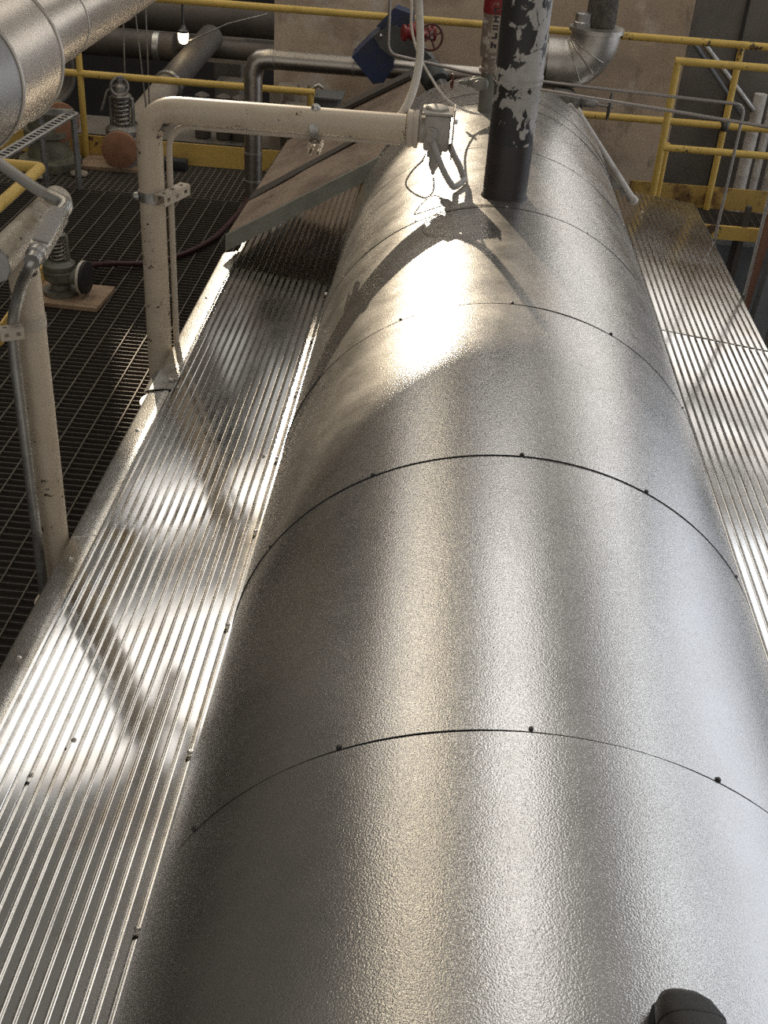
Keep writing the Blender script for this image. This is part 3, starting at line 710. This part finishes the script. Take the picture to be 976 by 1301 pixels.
# ================================================================ safety valves on boards
def board(c, sx_, sy_, rz, lab):
    Rz = Matrix.Rotation(rz, 3, 'Z'); b = B(); box(b, Vector(c)+Vector((0,0,.013)), (sx_,sy_,.024), Rz, bev=.003)
    return tag(obj('wooden_board', b, 'wood', smooth=False), lab, 'board')
def safety_valve(label, c, s, m, fm, outdir, ring=False):
    c = Vector(c); g = thing('safety_valve', label, 'valve', c); o = Vector(outdir).normalized()
    part('inlet_flange', m, g, lathe, c, (0,0,1), [(.30*s,0),(.30*s,.07*s),(.17*s,.09*s),(.15*s,.22*s)], 28)
    part('body', m, g, lathe, c+Vector((0,0,.16*s)), (0,0,1), [(.15*s,0),(.26*s,.10*s),(.28*s,.24*s),(.26*s,.27*s),(.27*s,.29*s),(.27*s,.36*s),(.20*s,.42*s)], 28)
    part('outlet', m, g, tube, [c+Vector((0,0,.32*s)), c+Vector((0,0,.32*s))+o*.42*s], .14*s, 20)
    part('outlet_flange', 'cable' if not ring else m, g, lathe, c+Vector((0,0,.32*s))+o*.38*s, o, [(.27*s,0),(.28*s,.01*s),(.28*s,.05*s),(.27*s,.055*s)], 32)
    part('blank_cover', fm, g, lathe, c+Vector((0,0,.32*s))+o*.435*s, o, [(.275*s,0),(.275*s,.05*s),(.26*s,.06*s)], 32, label='blank cover disc over the outlet')
    def yoke(bm):
        for sgn in (-1,1):
            p = c+Vector((sgn*.17*s,0,.55*s)); tube(bm, [p, p+Vector((0,0,.42*s)), c+Vector((sgn*.06*s,0,1.05*s))], .032*s, 10)
    part('yoke', m, g, yoke)
    def coil(bm):
        pts = [c+Vector((math.cos(t)*.11*s, math.sin(t)*.11*s, .56*s+.40*s*t/(12*PI))) for t in [k*PI/7 for k in range(85)]]
        tube(bm, pts, .024*s, 8)
    part('spring', 'steel', g, coil)
    part('cap', m, g, lathe, c+Vector((0,0,.98*s)), (0,0,1), [(.15*s,0),(.16*s,.04*s),(.11*s,.08*s),(.10*s,.18*s),(.055*s,.22*s),(.05*s,.32*s)], 20)
    part('lift_lever', m, g, tube, [c+Vector((-.05*s,0,1.18*s)), c+Vector((-.20*s,-.05*s,1.08*s)), c+Vector((-.30*s,-.08*s,.78*s))], .022*s, 8)
    if ring:
        t = B(); torus(t, c+Vector((0,-.06*s,1.16*s)), (0.2,-1,.5), .13*s, .022*s, 28, 8); obj('lift_ring', t, m, g)
    return g
b1 = P(86,378,Z=0)
board((b1.x,b1.y,.0), .42, .30, -.05, 'square plywood board under the grey-green valve, near the left pipe stands')
safety_valve('grey-green safety valve with a bare spring on a board beside the cream stand', (b1.x-.03,b1.y,.027), .31, 'valve', 'sole', (1,-.12,0))
b2 = P(150,208,Z=0)
board((b2.x+.03,b2.y-.04,0), .52, .30, .0, 'pale plywood board under the far valve with the rust-red disc')
safety_valve('far safety valve with a rust-red blank disc facing the viewer', (b2.x+.06,b2.y-.03,.027), .44, 'valvealu', 'rust', (.12,-1,.0), ring=True)
# red hose over the grating
hz = .016
hs = spline([P(110,338,Z=.10), P(140,335,Z=.05), P(190,334,Z=hz), P(235,322,Z=hz), P(268,305,Z=hz), P(290,285,Z=hz), P(312,258,Z=hz), P(318,240,Z=hz)], 8)
b = B(); tube(b, hs, .016, 12); tag(obj('hose', b, 'hose'), 'dark red hose lying across the grating from the grey-green valve', 'hose')

# tray, frame and castings beyond
fx = thing('cable_tray', 'perforated steel tray and angle frame under the big silver duct', 'tray', (-2.6,7.2,0))
f0, f1 = P(-30,218,Y=6.4), P(93,143,Y=7.3)
def rail(bm, a, c, w, h):
    d = (c-a); Rm = axes(y=d, z=(0,0,1)); box(bm, (a+c)/2, (w,d.length,h), Rm)
def slotted(bm):
    d = f1-f0; L = d.length; n = 26; u = d/n
    Rm = axes(y=d, z=(0,0,1)); up = Rm@Vector((0,0,1)); sd = Rm@Vector((1,0,0))
    for s in (-1,1): rail(bm, f0+sd*.035*s, f1+sd*.035*s, .022, .012)
    for k in range(n+1): box(bm, f0+u*k, (.06,.016,.011), Rm)
part('slotted_rail', 'galv', fx, slotted, smooth=False)
def frm(bm):
    a = f1; l = P(50,141,Y=7.3)
    rail(bm, a, l, .04, .035)
part('frame', 'galv', fx, frm, smooth=False)
for l in (f1, P(50,141,Y=7.3), f0):
    part('leg', 'galv', fx, tube, [l, Vector((l.x,l.y,0))], .022, 4, smooth=False)
cq = P(72,205,Z=0)+Vector((0,-.12,0))
cs = thing('flanged_casting', 'round olive casting standing on the grating under the steel tray', 'casting', cq)
part('base', 'bucket', cs, lathe, cq, (0,0,1), [(.20,0),(.21,.03),(.21,.06),(.15,.08),(.13,.20),(.16,.22),(.16,.26)], 28)
part('side_disc', 'rust', cs, lathe, cq+Vector((.10,-.05,.32)), (.5,-1,0), [(.13,0),(.13,.03),(.05,.04)], 24)
part('neck', 'bucket', cs, lathe, cq+Vector((0,0,.25)), (0,0,1), [(.13,0),(.14,.15),(.08,.2),(.08,.3)], 20)
# bits of rubble
for k, (x, y) in enumerate(((68,218),(100,224),(44,228))):
    q = P(x,y,Z=0); b = B(); bmesh.ops.create_icosphere(b, subdivisions=2, radius=.045)
    for v in b.verts: v.co = Vector((v.co.x*1.4, v.co.y, v.co.z*.5))*(1+.35*noise.noise(v.co*30+Vector((k,0,0)))) + q + Vector((0,0,.02))
    tag(obj('rag_scrap', b, 'concrete'), ('pale crumpled scrap on the grating left of the far board','small scrap of rag lying nearest the far plywood board','crumpled scrap nearest the yellow corner rail')[k], 'scrap', 'scraps on the grating')

# yellow corner rail near left
yc = P(52,213,Z=1.07)
yr = thing('corner_railing', 'yellow handrail corner at the left edge behind the nearer stand', 'railing', (yc.x,yc.y,0))
e1 = P(0,266,Z=1.07)
part('top_rail', 'yellow', yr, tube, fillet([(yc.x-1.3,yc.y+.05,1.07), (yc.x,yc.y,1.07), (yc.x+.0,yc.y-.75,1.07)], .02, 4), .0215, 18)
part('post', 'yellow', yr, tube, [(yc.x-1.2,yc.y+.045,0),(yc.x-1.2,yc.y+.045,1.06)], .02, 14)
q0, q1 = P(62,343,Z=.03), P(0,432,Z=.03)
b = B(); box(b, ((q0.x+q1.x)/2, (q0.y+q1.y)/2, .05), (.012,(q0-q1).length,.10), axes(y=(q0-q1), z=(0,0,1)))
tag(obj('kick_plate', b, 'yellowbeam', smooth=False), 'yellow kick plate on the grating left of the grey-green valve', 'kick plate')

# ================================================================ guard railing at the back and right
RY = 8.0
gr = thing('guard_railing', 'long yellow railing across the back of the platform', 'railing', (0,RY,0))
ztop = P(700,38,Y=RY).z; zmid = P(700,142,Y=RY).z
part('top_rail', 'yellow', gr, tube, [(-3.6,RY,ztop),(2.6,RY,ztop)], .0235, 20)
part('mid_rail', 'yellow', gr, tube, [(-3.6,RY,zmid),(P(400,116,Y=RY).x,RY,zmid)], .0235, 20)
part('mid_rail', 'yellow', gr, tube, [(P(655,138,Y=RY).x,RY,zmid),(2.6,RY,zmid)], .0235, 20)
for x, zp in ((P(103,110,Y=RY).x, ztop), (P(395,120,Y=RY).x, zmid), (P(925,140,Y=RY).x, ztop)):
    part('post', 'yellow', gr, tube, [(x,RY,0),(x,RY,zp)], .022, 18)
part('clamp', 'screwdark', gr, lathe, (P(925,140,Y=RY).x,RY,zmid-.03), (0,0,1), [(.03,0),(.034,.01),(.034,.05),(.03,.06)], 16)
part('toe_board', 'yellowbeam', gr, box, (-2.3,RY+.03,.075), (3.0,.012,.15), smooth=False)
part('toe_board', 'yellowrust', gr, box, (2.05,RY+.03,.075), (1.5,.012,.15), smooth=False, label='rust-stained toe board behind the right roof')
NY = 7.55
nr = thing('guard_railing', 'nearer yellow railing at the right edge behind the right roof', 'railing', (1.39,NY,0))
nx = P(850,140,Y=NY).x; nt = P(866,78,Y=NY).z; nm = P(850,188,Y=NY).z
part('top_rail', 'yellow', nr, tube, [(nx-.02,NY,nt),(nx+1.2,NY,nt)], .0235, 20)
part('mid_rail', 'yellow', nr, tube, [(nx,NY,nm),(nx+1.2,NY,nm)], .0225, 20)
part('post', 'yellow', nr, tube, [(nx,NY,.02),(nx,NY,nt)], .0225, 20)
part('post', 'yellow', nr, tube, [(nx+1.1,NY,.02),(nx+1.1,NY,nt)], .0225, 20)
part('post', 'yellow', nr, tube, [(nx+.055,NY+.12,.02),(nx+.055,NY+.12,nm+.0)], .018, 16, label='short thinner upright just behind the corner post')
part('edge_beam', 'yellowbeam', nr, box, (nx+.75,NY-.05,.008), (1.9,.03,.088), smooth=False)

# ================================================================ setting: floors
def grate(bm, xa, xb, ya, yb, pb, pr, along_x=True):
    if along_x:
        n = int((yb-ya)/pb)
        for k in range(n+1): box(bm, ((xa+xb)/2, ya+k*pb, -.016), (xb-xa, .005, .022))
fl_ = B(); grate(fl_, -4.4, -1.108, 1.0, 7.30, .041, .1)
struct('floor', fl_, 'grating')
fr = B(); x = -1.20
while x > -4.4:
    box(fr, (x, 4.15, -.003), (.0055, 6.3, .006)); x -= .1
struct('floor_rods', fr, 'rod')
f2 = B()
y = 7.32
while y < 8.02: box(f2, (-2.75,y,-.012), (3.3,.006,.025)); y += .05
x = -1.15
while x > -4.4: box(f2, (x,7.67,-.010), (.006,.72,.025)); x -= .045
struct('floor_far', f2, 'rod')
f3 = B(); y = 7.53
while y < 8.0: box(f3, (2.2,y,-.014), (1.6,.006,.028)); y += .036
x = 1.42
while x < 3.0:
    box(f3, (x,7.76,-.012), (.006,.48,.022)); x += .055
struct('floor_walkway', f3, 'grating')
g = B(); box(g, (0,6,-2.55), (24,26,.1)); struct('ground', g, 'ground')

# walls
w = B(); xl = P(348,100,Y=8.7).x; xr = P(868,85,Y=8.7).x
box(w, ((xl+xr)/2,8.8,-.35), (xr-xl,.2,3.5)); struct('wall_back', w, 'beige')
w = B(); box(w, ((xr+3.4)/2,8.84,-.35), (3.4-xr,.2,3.5)); struct('wall_right', w, 'brown')
w = B(); xs = P(930,100,Y=8.73).x; box(w, (xs,8.735,-.35), (.02,.02,3.4)); struct('trim_1', w, 'dark')
# unseen far wall; its openings are shaped to place the sun patches
w = B()
def far(x0, x1, z0, z1): box(w, ((x0+x1)/2,17.0,(z0+z1)/2), (x1-x0,.2,z1-z0))
zb_, zt_ = 3.0, 6.5
far(-12,-5.20,zb_,zt_); far(-3.1,12,zb_,zt_); far(-5.20,-3.1,zb_,4.95)
far(-4.22,-3.1,4.95,5.85); far(-6.2,-1.9,7.07,8.1); far(-6.2,-5.20,6.4,7.1); far(-3.1,-1.9,6.4,7.1)
zz = lambda t, z: z+.4228*t
prism(w, [(-1.045-.3055*10,16.9,zz(10,.30)), (-1.045-.3055*16,16.9,zz(16,.30)), (-.46-.3055*16.5,16.9,zz(16.5,.36)), (-.46-.3055*10,16.9,zz(10,.36))], (0,.12,0))  # slanted bar added to keep the sun off the left roof
struct('wall_far', w, 'wallpale')
w = B(); box(w, (0,17.0,.15), (24,.2,5.7)); struct('wall_far_base', w, 'dark')
w = B(); box(w, (-9,6,1.9), (.2,22,9.2)); struct('wall_left', w, 'wallgrey')
w = B(); box(w, (0,5,6.5), (24,20,.15)); box(w, (-9.1,16,6.5), (6,2,.15)); box(w, (5.0,16,6.5), (14,2,.15)); struct('ceiling', w, 'roofsheet')
w = B(); box(w, (-4.05,15.9,8.05), (4.4,2.4,.1)); box(w, (-4.05,15,7.25), (4.3,.1,1.6)); box(w, (-6.15,16,7.25), (.1,2.1,1.6)); box(w, (-1.95,16,7.25), (.1,2.1,1.6)); struct('ceiling_monitor', w, 'dark')  # unseen shaft added around the raised opening, shaped to admit the sun
# unseen glowing panes, placed to give the metal its bright bands
def pane(n, c, s, m, nx_=4, ny_=1):
    """flat glazed opening; s has one near-zero size"""
    c = Vector(c); t = B(); k0_ = [i for i in range(3) if s[i] < .05][0]
    a_, b_ = [i for i in range(3) if i != k0_]
    for ua, ub in ((-1,-1),(1,-1),(1,1),(-1,1)):
        p = c.copy(); p[a_] += s[a_]/2*ua; p[b_] += s[b_]/2*ub; t.verts.new(p)
    f = t.faces.new(t.verts); f.normal_update()
    if f.normal.dot(Vector((0,5,1))-c) < 0: f.normal_flip()
    me = bpy.data.meshes.new('window_%d' % n); 
    for v in t.verts: v.co -= c
    t.to_mesh(me); t.free(); me.materials.append(M[m])
    o = bpy.data.objects.new('window_%d' % n, me); COL.objects.link(o); o.location = c; o['kind'] = 'structure'
    ax = [i for i in range(3) if s[i] > .05]
    t = B()
    for a, oth, k in ((ax[0], ax[1], nx_), (ax[1], ax[0], ny_)):
        for i in range(k+1):
            p = c.copy(); p[a] += -s[a]/2+s[a]*i/k; ss = [.09,.09,.09]; ss[oth] = s[oth]+.09; ss[a] = .07
            box(t, p, ss)
    f_ = obj('window_frame', t, 'ceil', o, smooth=False)
PANES = [
 ((-3.1, 8.6, 6.39), (.62, 9.2, .02), 'skywarm', 1, 8),
 ((-5.2, 9.95, 6.39), (3.4, 2.9, .02), 'skysoft', 1, 1),
 ((-4.9, 14.1, 6.39), (2.6, 1.3, .02), 'sky', 1, 1),
 ((.36, 8.2, 6.39), (1.46, 9.6, .02), 'sky', 2, 8),
 ((6.3, 9.3, 6.39), (2.2, 10.0, .02), 'skycool', 2, 8),
 ((9.0, 9.5, 2.0), (.02, 13.0, 7.2), 'skyside', 8, 3),
 ((6.9, 16.88, 6.05), (3.2, .02, .45), 'sky', 4, 1),
 ((5.7, 16.88, 4.0), (5.0, .02, 2.8), 'skydim', 6, 3),
]
for i, (c, s, mm, a, e_) in enumerate(PANES): pane(i+1, c, s, mm, a, e_)
w = B(); box(w, (9.15,6,1.9), (.2,22,9.2)); struct('wall_side', w, 'wallgrey')

# ================================================================ right-hand bits below and behind
wp = [(P(945,215,Y=8.55).x,.045), (P(962,215,Y=8.55).x,.03), (P(982,215,Y=8.55).x,.05)]
for k, (x, r) in enumerate(wp):
    b = B(); tube(b, [(x,8.55,-.2),(x,8.55,P(950,118,Y=8.55).z-.05*k*0)], r, 18)
    tag(obj('white_pipe', b, 'whitepipe'), ('rough white lagged pipe at right, leftmost of the white pipes','slimmest of the white pipes at right, in the middle','white pipe at the right edge, rightmost of the white pipes')[k], 'pipe', 'white pipes by the right wall')
b = B(); q = [P(890,50,Y=8.5), P(957,140,Y=8.5)]
tube(b, [q[0], q[1]], .022, 16); tag(obj('diagonal_pipe', b, 'galv'), 'silver pipe slanting down behind the right railing', 'pipe')
b = B(); q = [P(880,52,Y=8.58), P(945,150,Y=8.58)]
tube(b, [q[0], q[1]], .016, 12); tag(obj('diagonal_pipe', b, 'column'), 'darker thin pipe slanting parallel behind the silver one', 'pipe')
b = B(); box(b, (2.45,7.9,-.42), (2.4,.25,.50)); tag(obj('support_beam', b, 'column', smooth=False), 'grey steel beam under the yellow walkway edge at right', 'beam')
def post_at(px, py, Y, w_, m, name, lab, cat, lean=0.0):
    p = P(px, py, Y=Y); b = B()
    prism(b, [(p.x-w_/2,Y,p.z-1.8),(p.x+w_/2,Y,p.z-1.8),(p.x+w_/2+lean,Y,p.z+.5),(p.x-w_/2+lean,Y,p.z+.5)], (0,w_,0))
    tag(obj(name, b, m, smooth=False), lab, cat)
post_at(958,380,7.2,.11,'column','steel_column','pale grey column under the walkway beam at the right edge','column',.12)
post_at(940,365,7.4,.05,'orange','steel_post','dull orange upright beside the pale grey column','post',.10)
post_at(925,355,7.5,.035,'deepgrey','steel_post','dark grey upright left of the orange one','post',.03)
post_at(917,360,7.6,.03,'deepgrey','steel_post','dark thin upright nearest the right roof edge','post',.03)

# grey machinery behind the sloping panel
bx1 = thing('equipment_box', 'grey-blue box beside the wall behind the sloping panel', 'box', P(415,150,Y=8.3))
q = P(416,135,Y=8.3)
part('body', 'greyblock', bx1, box, q+Vector((0,0,-.10)), (.17,.22,.34), bev=.008, smooth=False)
part('lid', 'greyblock', bx1, box, q+Vector((.015,-.01,.08)), (.20,.25,.018), bev=.004, smooth=False)
part('bracket', 'galv', bx1, box, q+Vector((-.11,-.06,-.05)), (.05,.06,.42), bev=.004, smooth=False)
bx2 = thing('equipment_box', 'low grey pump housing between the silver pipe and the cream arm', 'box', P(372,150,Y=8.35))
q = P(374,140,Y=8.35)
part('body', 'greyblock', bx2, box, q+Vector((0,0,-.08)), (.14,.2,.2), bev=.01, smooth=False)
part('plate', 'galv', bx2, box, q+Vector((.02,-.02,.03)), (.18,.2,.02), bev=.004, smooth=False)
part('foot', 'concrete', bx2, box, q+Vector((-.13,0,-.12)), (.08,.12,.5), smooth=False)
lx = thing('lever_arm', 'grey lever sloping up over the grey-blue box', 'lever', P(400,110,Y=8.1))
part('bar', 'galv', lx, tube, [P(382,119,Y=8.1), P(405,108,Y=8.1), P(411,112,Y=8.1)], .014, 10)
part('pivot', 'galv', lx, lathe, P(397,112,Y=8.12), (0,-1,0), [(.03,0),(.03,.03)], 16)

# ================================================================ big silver duct, top left
dx, dz, dy0 = -.974, 1.876, 2.5
dt = thing('lagged_duct', 'big silver lagged duct with rolled seams in the top left corner', 'duct', (dx,dy0,dz-.15))
rb, rs_ = .148, .094
def ring(c, d, r, n=56):
    x, y, d = frame_of(Vector(d)); return [Vector(c)+(x*math.cos(2*PI*j/n)+y*math.sin(2*PI*j/n))*r for j in range(n)]
ys = 2.25
b = B(); skin_rings(b, [ring((dx,ys,dz),(0,1,0),rb), ring((dx,dy0,dz),(0,1,0),rb)]); obj('sleeve', b, 'lagbright', dt)
yy = [dy0, 2.88, 3.4, 4.2]
for k in range(3):
    b = B(); skin_rings(b, [ring((dx,yy[k]+.001,dz),(0,1,0),rs_), ring((dx,yy[k+1],dz),(0,1,0),rs_)]); obj('sheet', b, 'lagbright', dt)
for y_, r_, w_ in ((dy0,rb+.0005,.004),(ys,rb+.0005,.004),(2.88,rs_+.0005,.0018),(3.4,rs_+.0005,.0018)):
    b = B(); torus(b, (dx,y_,dz), (0,1,0), r_, w_, 56, 8); obj('rolled_seam', b, 'lag', dt)
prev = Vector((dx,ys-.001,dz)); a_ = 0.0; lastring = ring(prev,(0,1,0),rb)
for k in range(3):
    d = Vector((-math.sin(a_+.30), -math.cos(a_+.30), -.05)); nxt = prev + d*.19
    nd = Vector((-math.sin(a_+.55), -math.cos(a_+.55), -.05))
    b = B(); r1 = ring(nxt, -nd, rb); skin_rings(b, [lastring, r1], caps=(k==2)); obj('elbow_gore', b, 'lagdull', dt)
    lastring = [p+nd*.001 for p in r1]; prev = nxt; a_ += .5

# ================================================================ dark background left: pipes, beams, lamp
def bpipe(pts, r, m, name, lab, cat='pipe', seg=24):
    b = B(); tube(b, pts, r, seg); return tag(obj(name, b, m), lab, cat)
y = 11.0
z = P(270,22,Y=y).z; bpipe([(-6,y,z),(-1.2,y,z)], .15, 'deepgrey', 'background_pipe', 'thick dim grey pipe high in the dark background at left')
y = 10.4
z = P(270,62,Y=y).z; q = P(196,62,Y=y)
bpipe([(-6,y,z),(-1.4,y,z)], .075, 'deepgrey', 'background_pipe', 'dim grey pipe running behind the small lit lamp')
y = 10.0
pb = thing('background_pipe', 'dim lagged pipe with a taped joint left of the lamp', 'pipe', (-3.5,10,.3))
z = P(190,58,Y=y).z
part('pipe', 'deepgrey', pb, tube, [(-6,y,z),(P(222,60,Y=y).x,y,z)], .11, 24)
part('joint_band', 'galv', pb, lathe, (P(196,60,Y=y).x,y,z), (1,0,0), [(.112,0),(.118,.005),(.118,.05),(.112,.055)], 24)
bs = [(26,'dim steel beam crossing the dark background just below the top rail'),(34,''),]
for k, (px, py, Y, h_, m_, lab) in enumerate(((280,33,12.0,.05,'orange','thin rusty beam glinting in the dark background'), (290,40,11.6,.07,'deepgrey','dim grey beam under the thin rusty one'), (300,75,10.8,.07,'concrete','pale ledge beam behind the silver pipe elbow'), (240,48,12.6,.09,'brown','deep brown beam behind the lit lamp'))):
    b = B(); q = P(px,py,Y=Y); box(b, (-4.0,Y,q.z), (5.0,.1,h_)); tag(obj('background_beam', b, m_, smooth=False), lab, 'beam')
# big diagonal pipe
q0, q1 = P(255,62,Y=10.0), P(196,128,Y=8.9)
q2 = P(165,166,Y=8.4)
dp = thing('lagged_pipe', 'dull brown lagged pipe slanting down behind the top of the tall stand', 'pipe', q1)
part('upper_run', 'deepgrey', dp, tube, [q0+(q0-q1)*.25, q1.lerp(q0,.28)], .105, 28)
part('lower_run', 'concrete', dp, tube, [q1.lerp(q0,.26), q2], .098, 28)
part('collar', 'galv', dp, lathe, q1.lerp(q0,.27), q0-q1, [(.106,-.02),(.118,-.018),(.118,.02),(.106,.022)], 28)
# concrete footings
for k, (x, y_, Y, w_, h_) in enumerate(((292,60,11.2,.26,.34), (292,112,10.2,.22,.34), (365,135,8.6,.14,.5))):
    b = B(); q = P(x,y_,Y=Y); box(b, (q.x,Y,q.z-.1), (w_,.25,h_), bev=.01)
    tag(obj('footing_block', b, 'concrete' if k == 2 else 'brown', smooth=False), ('upper dim block between the background beams','lower dim block behind the yellow mid rail','pale concrete block at the foot of the back wall')[k], 'block')
# pale bracket near the lamp, small lamp
lq = P(233,48,Y=9.6)
lm = thing('bulkhead_lamp', 'small lit lamp glowing in the dark background', 'lamp', lq)
part('glass', 'bulb', lm, lathe, lq+Vector((0,0,-.045)), (0,0,1), [(.018,0),(.034,.012),(.042,.05),(.042,.085)], 20)
part('guard_cap', 'screwdark', lm, lathe, lq+Vector((0,0,.04)), (0,0,1), [(.046,0),(.046,.015),(.025,.03),(.015,.06)], 20)
part('stem', 'screwdark', lm, tube, [lq+Vector((0,0,.09)), lq+Vector((0,.0,.30)), lq+Vector((.0,.8,.34))], .010, 8)
bpipe([lq+Vector((.05,0,-.02)), P(290,30,Y=9.6), P(340,18,Y=9.6)], .006, 'galv', 'lamp_cable', 'thin cable running right from the small lit lamp', 'cable', 8)
# hanging wires
for k, (x0_, y0_, x1_, y1_) in enumerate(((156,28,160,150),(169,20,186,140),(184,8,190,140))):
    bpipe([P(x0_,y0_-30,Y=8.35), P(x1_,y1_,Y=8.35)], .0055, 'galv', 'hanging_wire', ('leftmost of three thin wires hanging in front of the dark background','middle, slightly slanting one of three thin hanging wires','rightmost of three thin wires hanging in front of the dark background')[k], 'wire', 8)
# curved dark conduits at the left of the railing post
for k, off in enumerate((0, 12, 24)):
    pts = [P(88-off*.2,60,Y=8.9), P(92-off*.4,105,Y=8.9), P(78-off*.5,128,Y=8.8), P(50-off*.4,150,Y=8.6), P(30-off*.3,172,Y=8.5)]
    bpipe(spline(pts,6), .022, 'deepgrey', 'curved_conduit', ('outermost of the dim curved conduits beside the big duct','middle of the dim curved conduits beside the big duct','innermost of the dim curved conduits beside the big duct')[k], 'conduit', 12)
# small pump silhouettes under the arm behind the rail
for k, x in enumerate((258, 285, 305)):
    q = P(x,165,Y=8.6); pm = thing('small_pump', ('leftmost dim pump body beyond the toe board, under the cream arm','middle dim pump body beyond the toe board, under the cream arm','rightmost dim pump body beyond the toe board, beside the silver pipe')[k], 'pump', (q.x,8.6,0), 'pumps beyond the toe board')
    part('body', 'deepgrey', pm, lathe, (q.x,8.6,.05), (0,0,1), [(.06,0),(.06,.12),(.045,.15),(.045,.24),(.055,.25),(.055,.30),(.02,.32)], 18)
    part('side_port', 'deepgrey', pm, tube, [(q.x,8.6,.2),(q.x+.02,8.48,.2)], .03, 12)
b = B(); box(b, (-2.5,8.7,.02), (2.4,.5,.05)); tag(obj('concrete_plinth', b, 'brown', smooth=False), 'dim concrete plinth beyond the yellow toe board at left', 'plinth')
# dark lump on the grating by the toe board
q = P(228,205,Z=0); b = B(); box(b, (q.x,7.9,.04), (.20,.10,.07), bev=.02); tag(obj('rubber_block', b, 'sole'), 'small black block lying against the toe board', 'block')

# ================================================================ boot tip at the bottom
tp = C(857,1268); bt_dir = Vector((-.10,1,0)).normalized()
tilt = math.atan2(tp.x-X0, tp.z-ZC)*.9
up = Vector((math.sin(tilt),0,math.cos(tilt))); fw = bt_dir; sd = fw.cross(up).normalized()
toe = Vector((tp.x-.012, tp.y-.018, 0)); toe.z = ZC+math.sqrt(R*R-(toe.x-X0)**2)+.003
bo = thing('work_boot', 'dark rounded toe of a work boot standing on the drum at the bottom edge', 'boot', toe)
def brings(bm, prof):
    rings = []
    for s_, w_, h_, z_ in prof:      # distance back from the toe, half width, height, bottom
        ring_ = []
        for j in range(24):
            a = 2*PI*j/24; cx_ = math.cos(a); sy_ = math.sin(a)
            wv_ = w_*(abs(cx_)**.75)*(1 if cx_ >= 0 else -1)
            hv_ = z_+h_*(.5+.5*(abs(sy_)**.8)*(1 if sy_ >= 0 else -1))
            ring_.append(toe-fw*s_+sd*wv_+up*hv_)
        rings.append(ring_)
    skin_rings(bm, rings)
part('upper', 'boot', bo, brings, [(.004,.016,.020,.018),(.009,.025,.032,.016),(.022,.035,.046,.014),(.050,.043,.058,.014),(.10,.046,.070,.014),(.15,.043,.088,.014),(.20,.040,.120,.014),(.26,.036,.150,.014),(.30,.030,.145,.014)])
part('sole', 'sole', bo, brings, [(-.001,.018,.016,.001),(.008,.029,.018,.001),(.030,.040,.018,.001),(.06,.046,.018,.001),(.10,.049,.018,.001),(.17,.043,.018,.001),(.25,.038,.018,.001),(.305,.030,.018,.001)])
part('toe_cap', 'boot', bo, brings, [(.0015,.017,.022,.018),(.007,.028,.035,.016),(.021,.038,.049,.013),(.047,.0445,.0595,.013),(.051,.0445,.0595,.013)], label='reinforced toe cap')

# ================================================================ light
wd = bpy.data.worlds.new('world'); SC.world = wd; wd.use_nodes = True
wd.node_tree.nodes['Background'].inputs['Color'].default_value = (.95,.92,.88,1)
wd.node_tree.nodes['Background'].inputs['Strength'].default_value = .55
def aim(o, tgt):
    o.rotation_euler = (Vector(tgt)-o.location).to_track_quat('-Z','Y').to_euler()
ld = bpy.data.lights.new('low_sun', 'SUN'); lo = bpy.data.objects.new('low_sun', ld); COL.objects.link(lo)
ld.energy = 2.8; ld.color = (1,.84,.62); ld.angle = math.radians(.4)
lo.location = (-6,24,9); lo.rotation_euler = Vector((.271,-.887,-.375)).to_track_quat('-Z','Y').to_euler()

for k in ('sky','skysoft','skyside','skywarm','skydim','skycool'): M[k].cycles.emission_sampling = 'FRONT'
M['roofsheet'].cycles.emission_sampling = 'NONE'
# front wall left out so world light fills in; this portal guides its sampling
pd = bpy.data.lights.new('front_opening', 'AREA'); po = bpy.data.objects.new('front_opening', pd); COL.objects.link(po)
pd.shape = 'RECTANGLE'; pd.size = 24; pd.size_y = 9.2; pd.cycles.is_portal = True
po.location = (0,-5,1.9); po.rotation_euler = Vector((0,1,0)).to_track_quat('-Z','Z').to_euler()

SC.view_settings.view_transform = 'Standard'; SC.view_settings.look = 'None'
SC.view_settings.gamma = 1; SC.view_settings.use_curve_mapping = False
SC.view_settings.exposure = 0.12
SC.cycles.use_denoising = False          # the denoiser wipes out the fine embossing of the sheets
SC.cycles.sample_clamp_indirect = 4.0
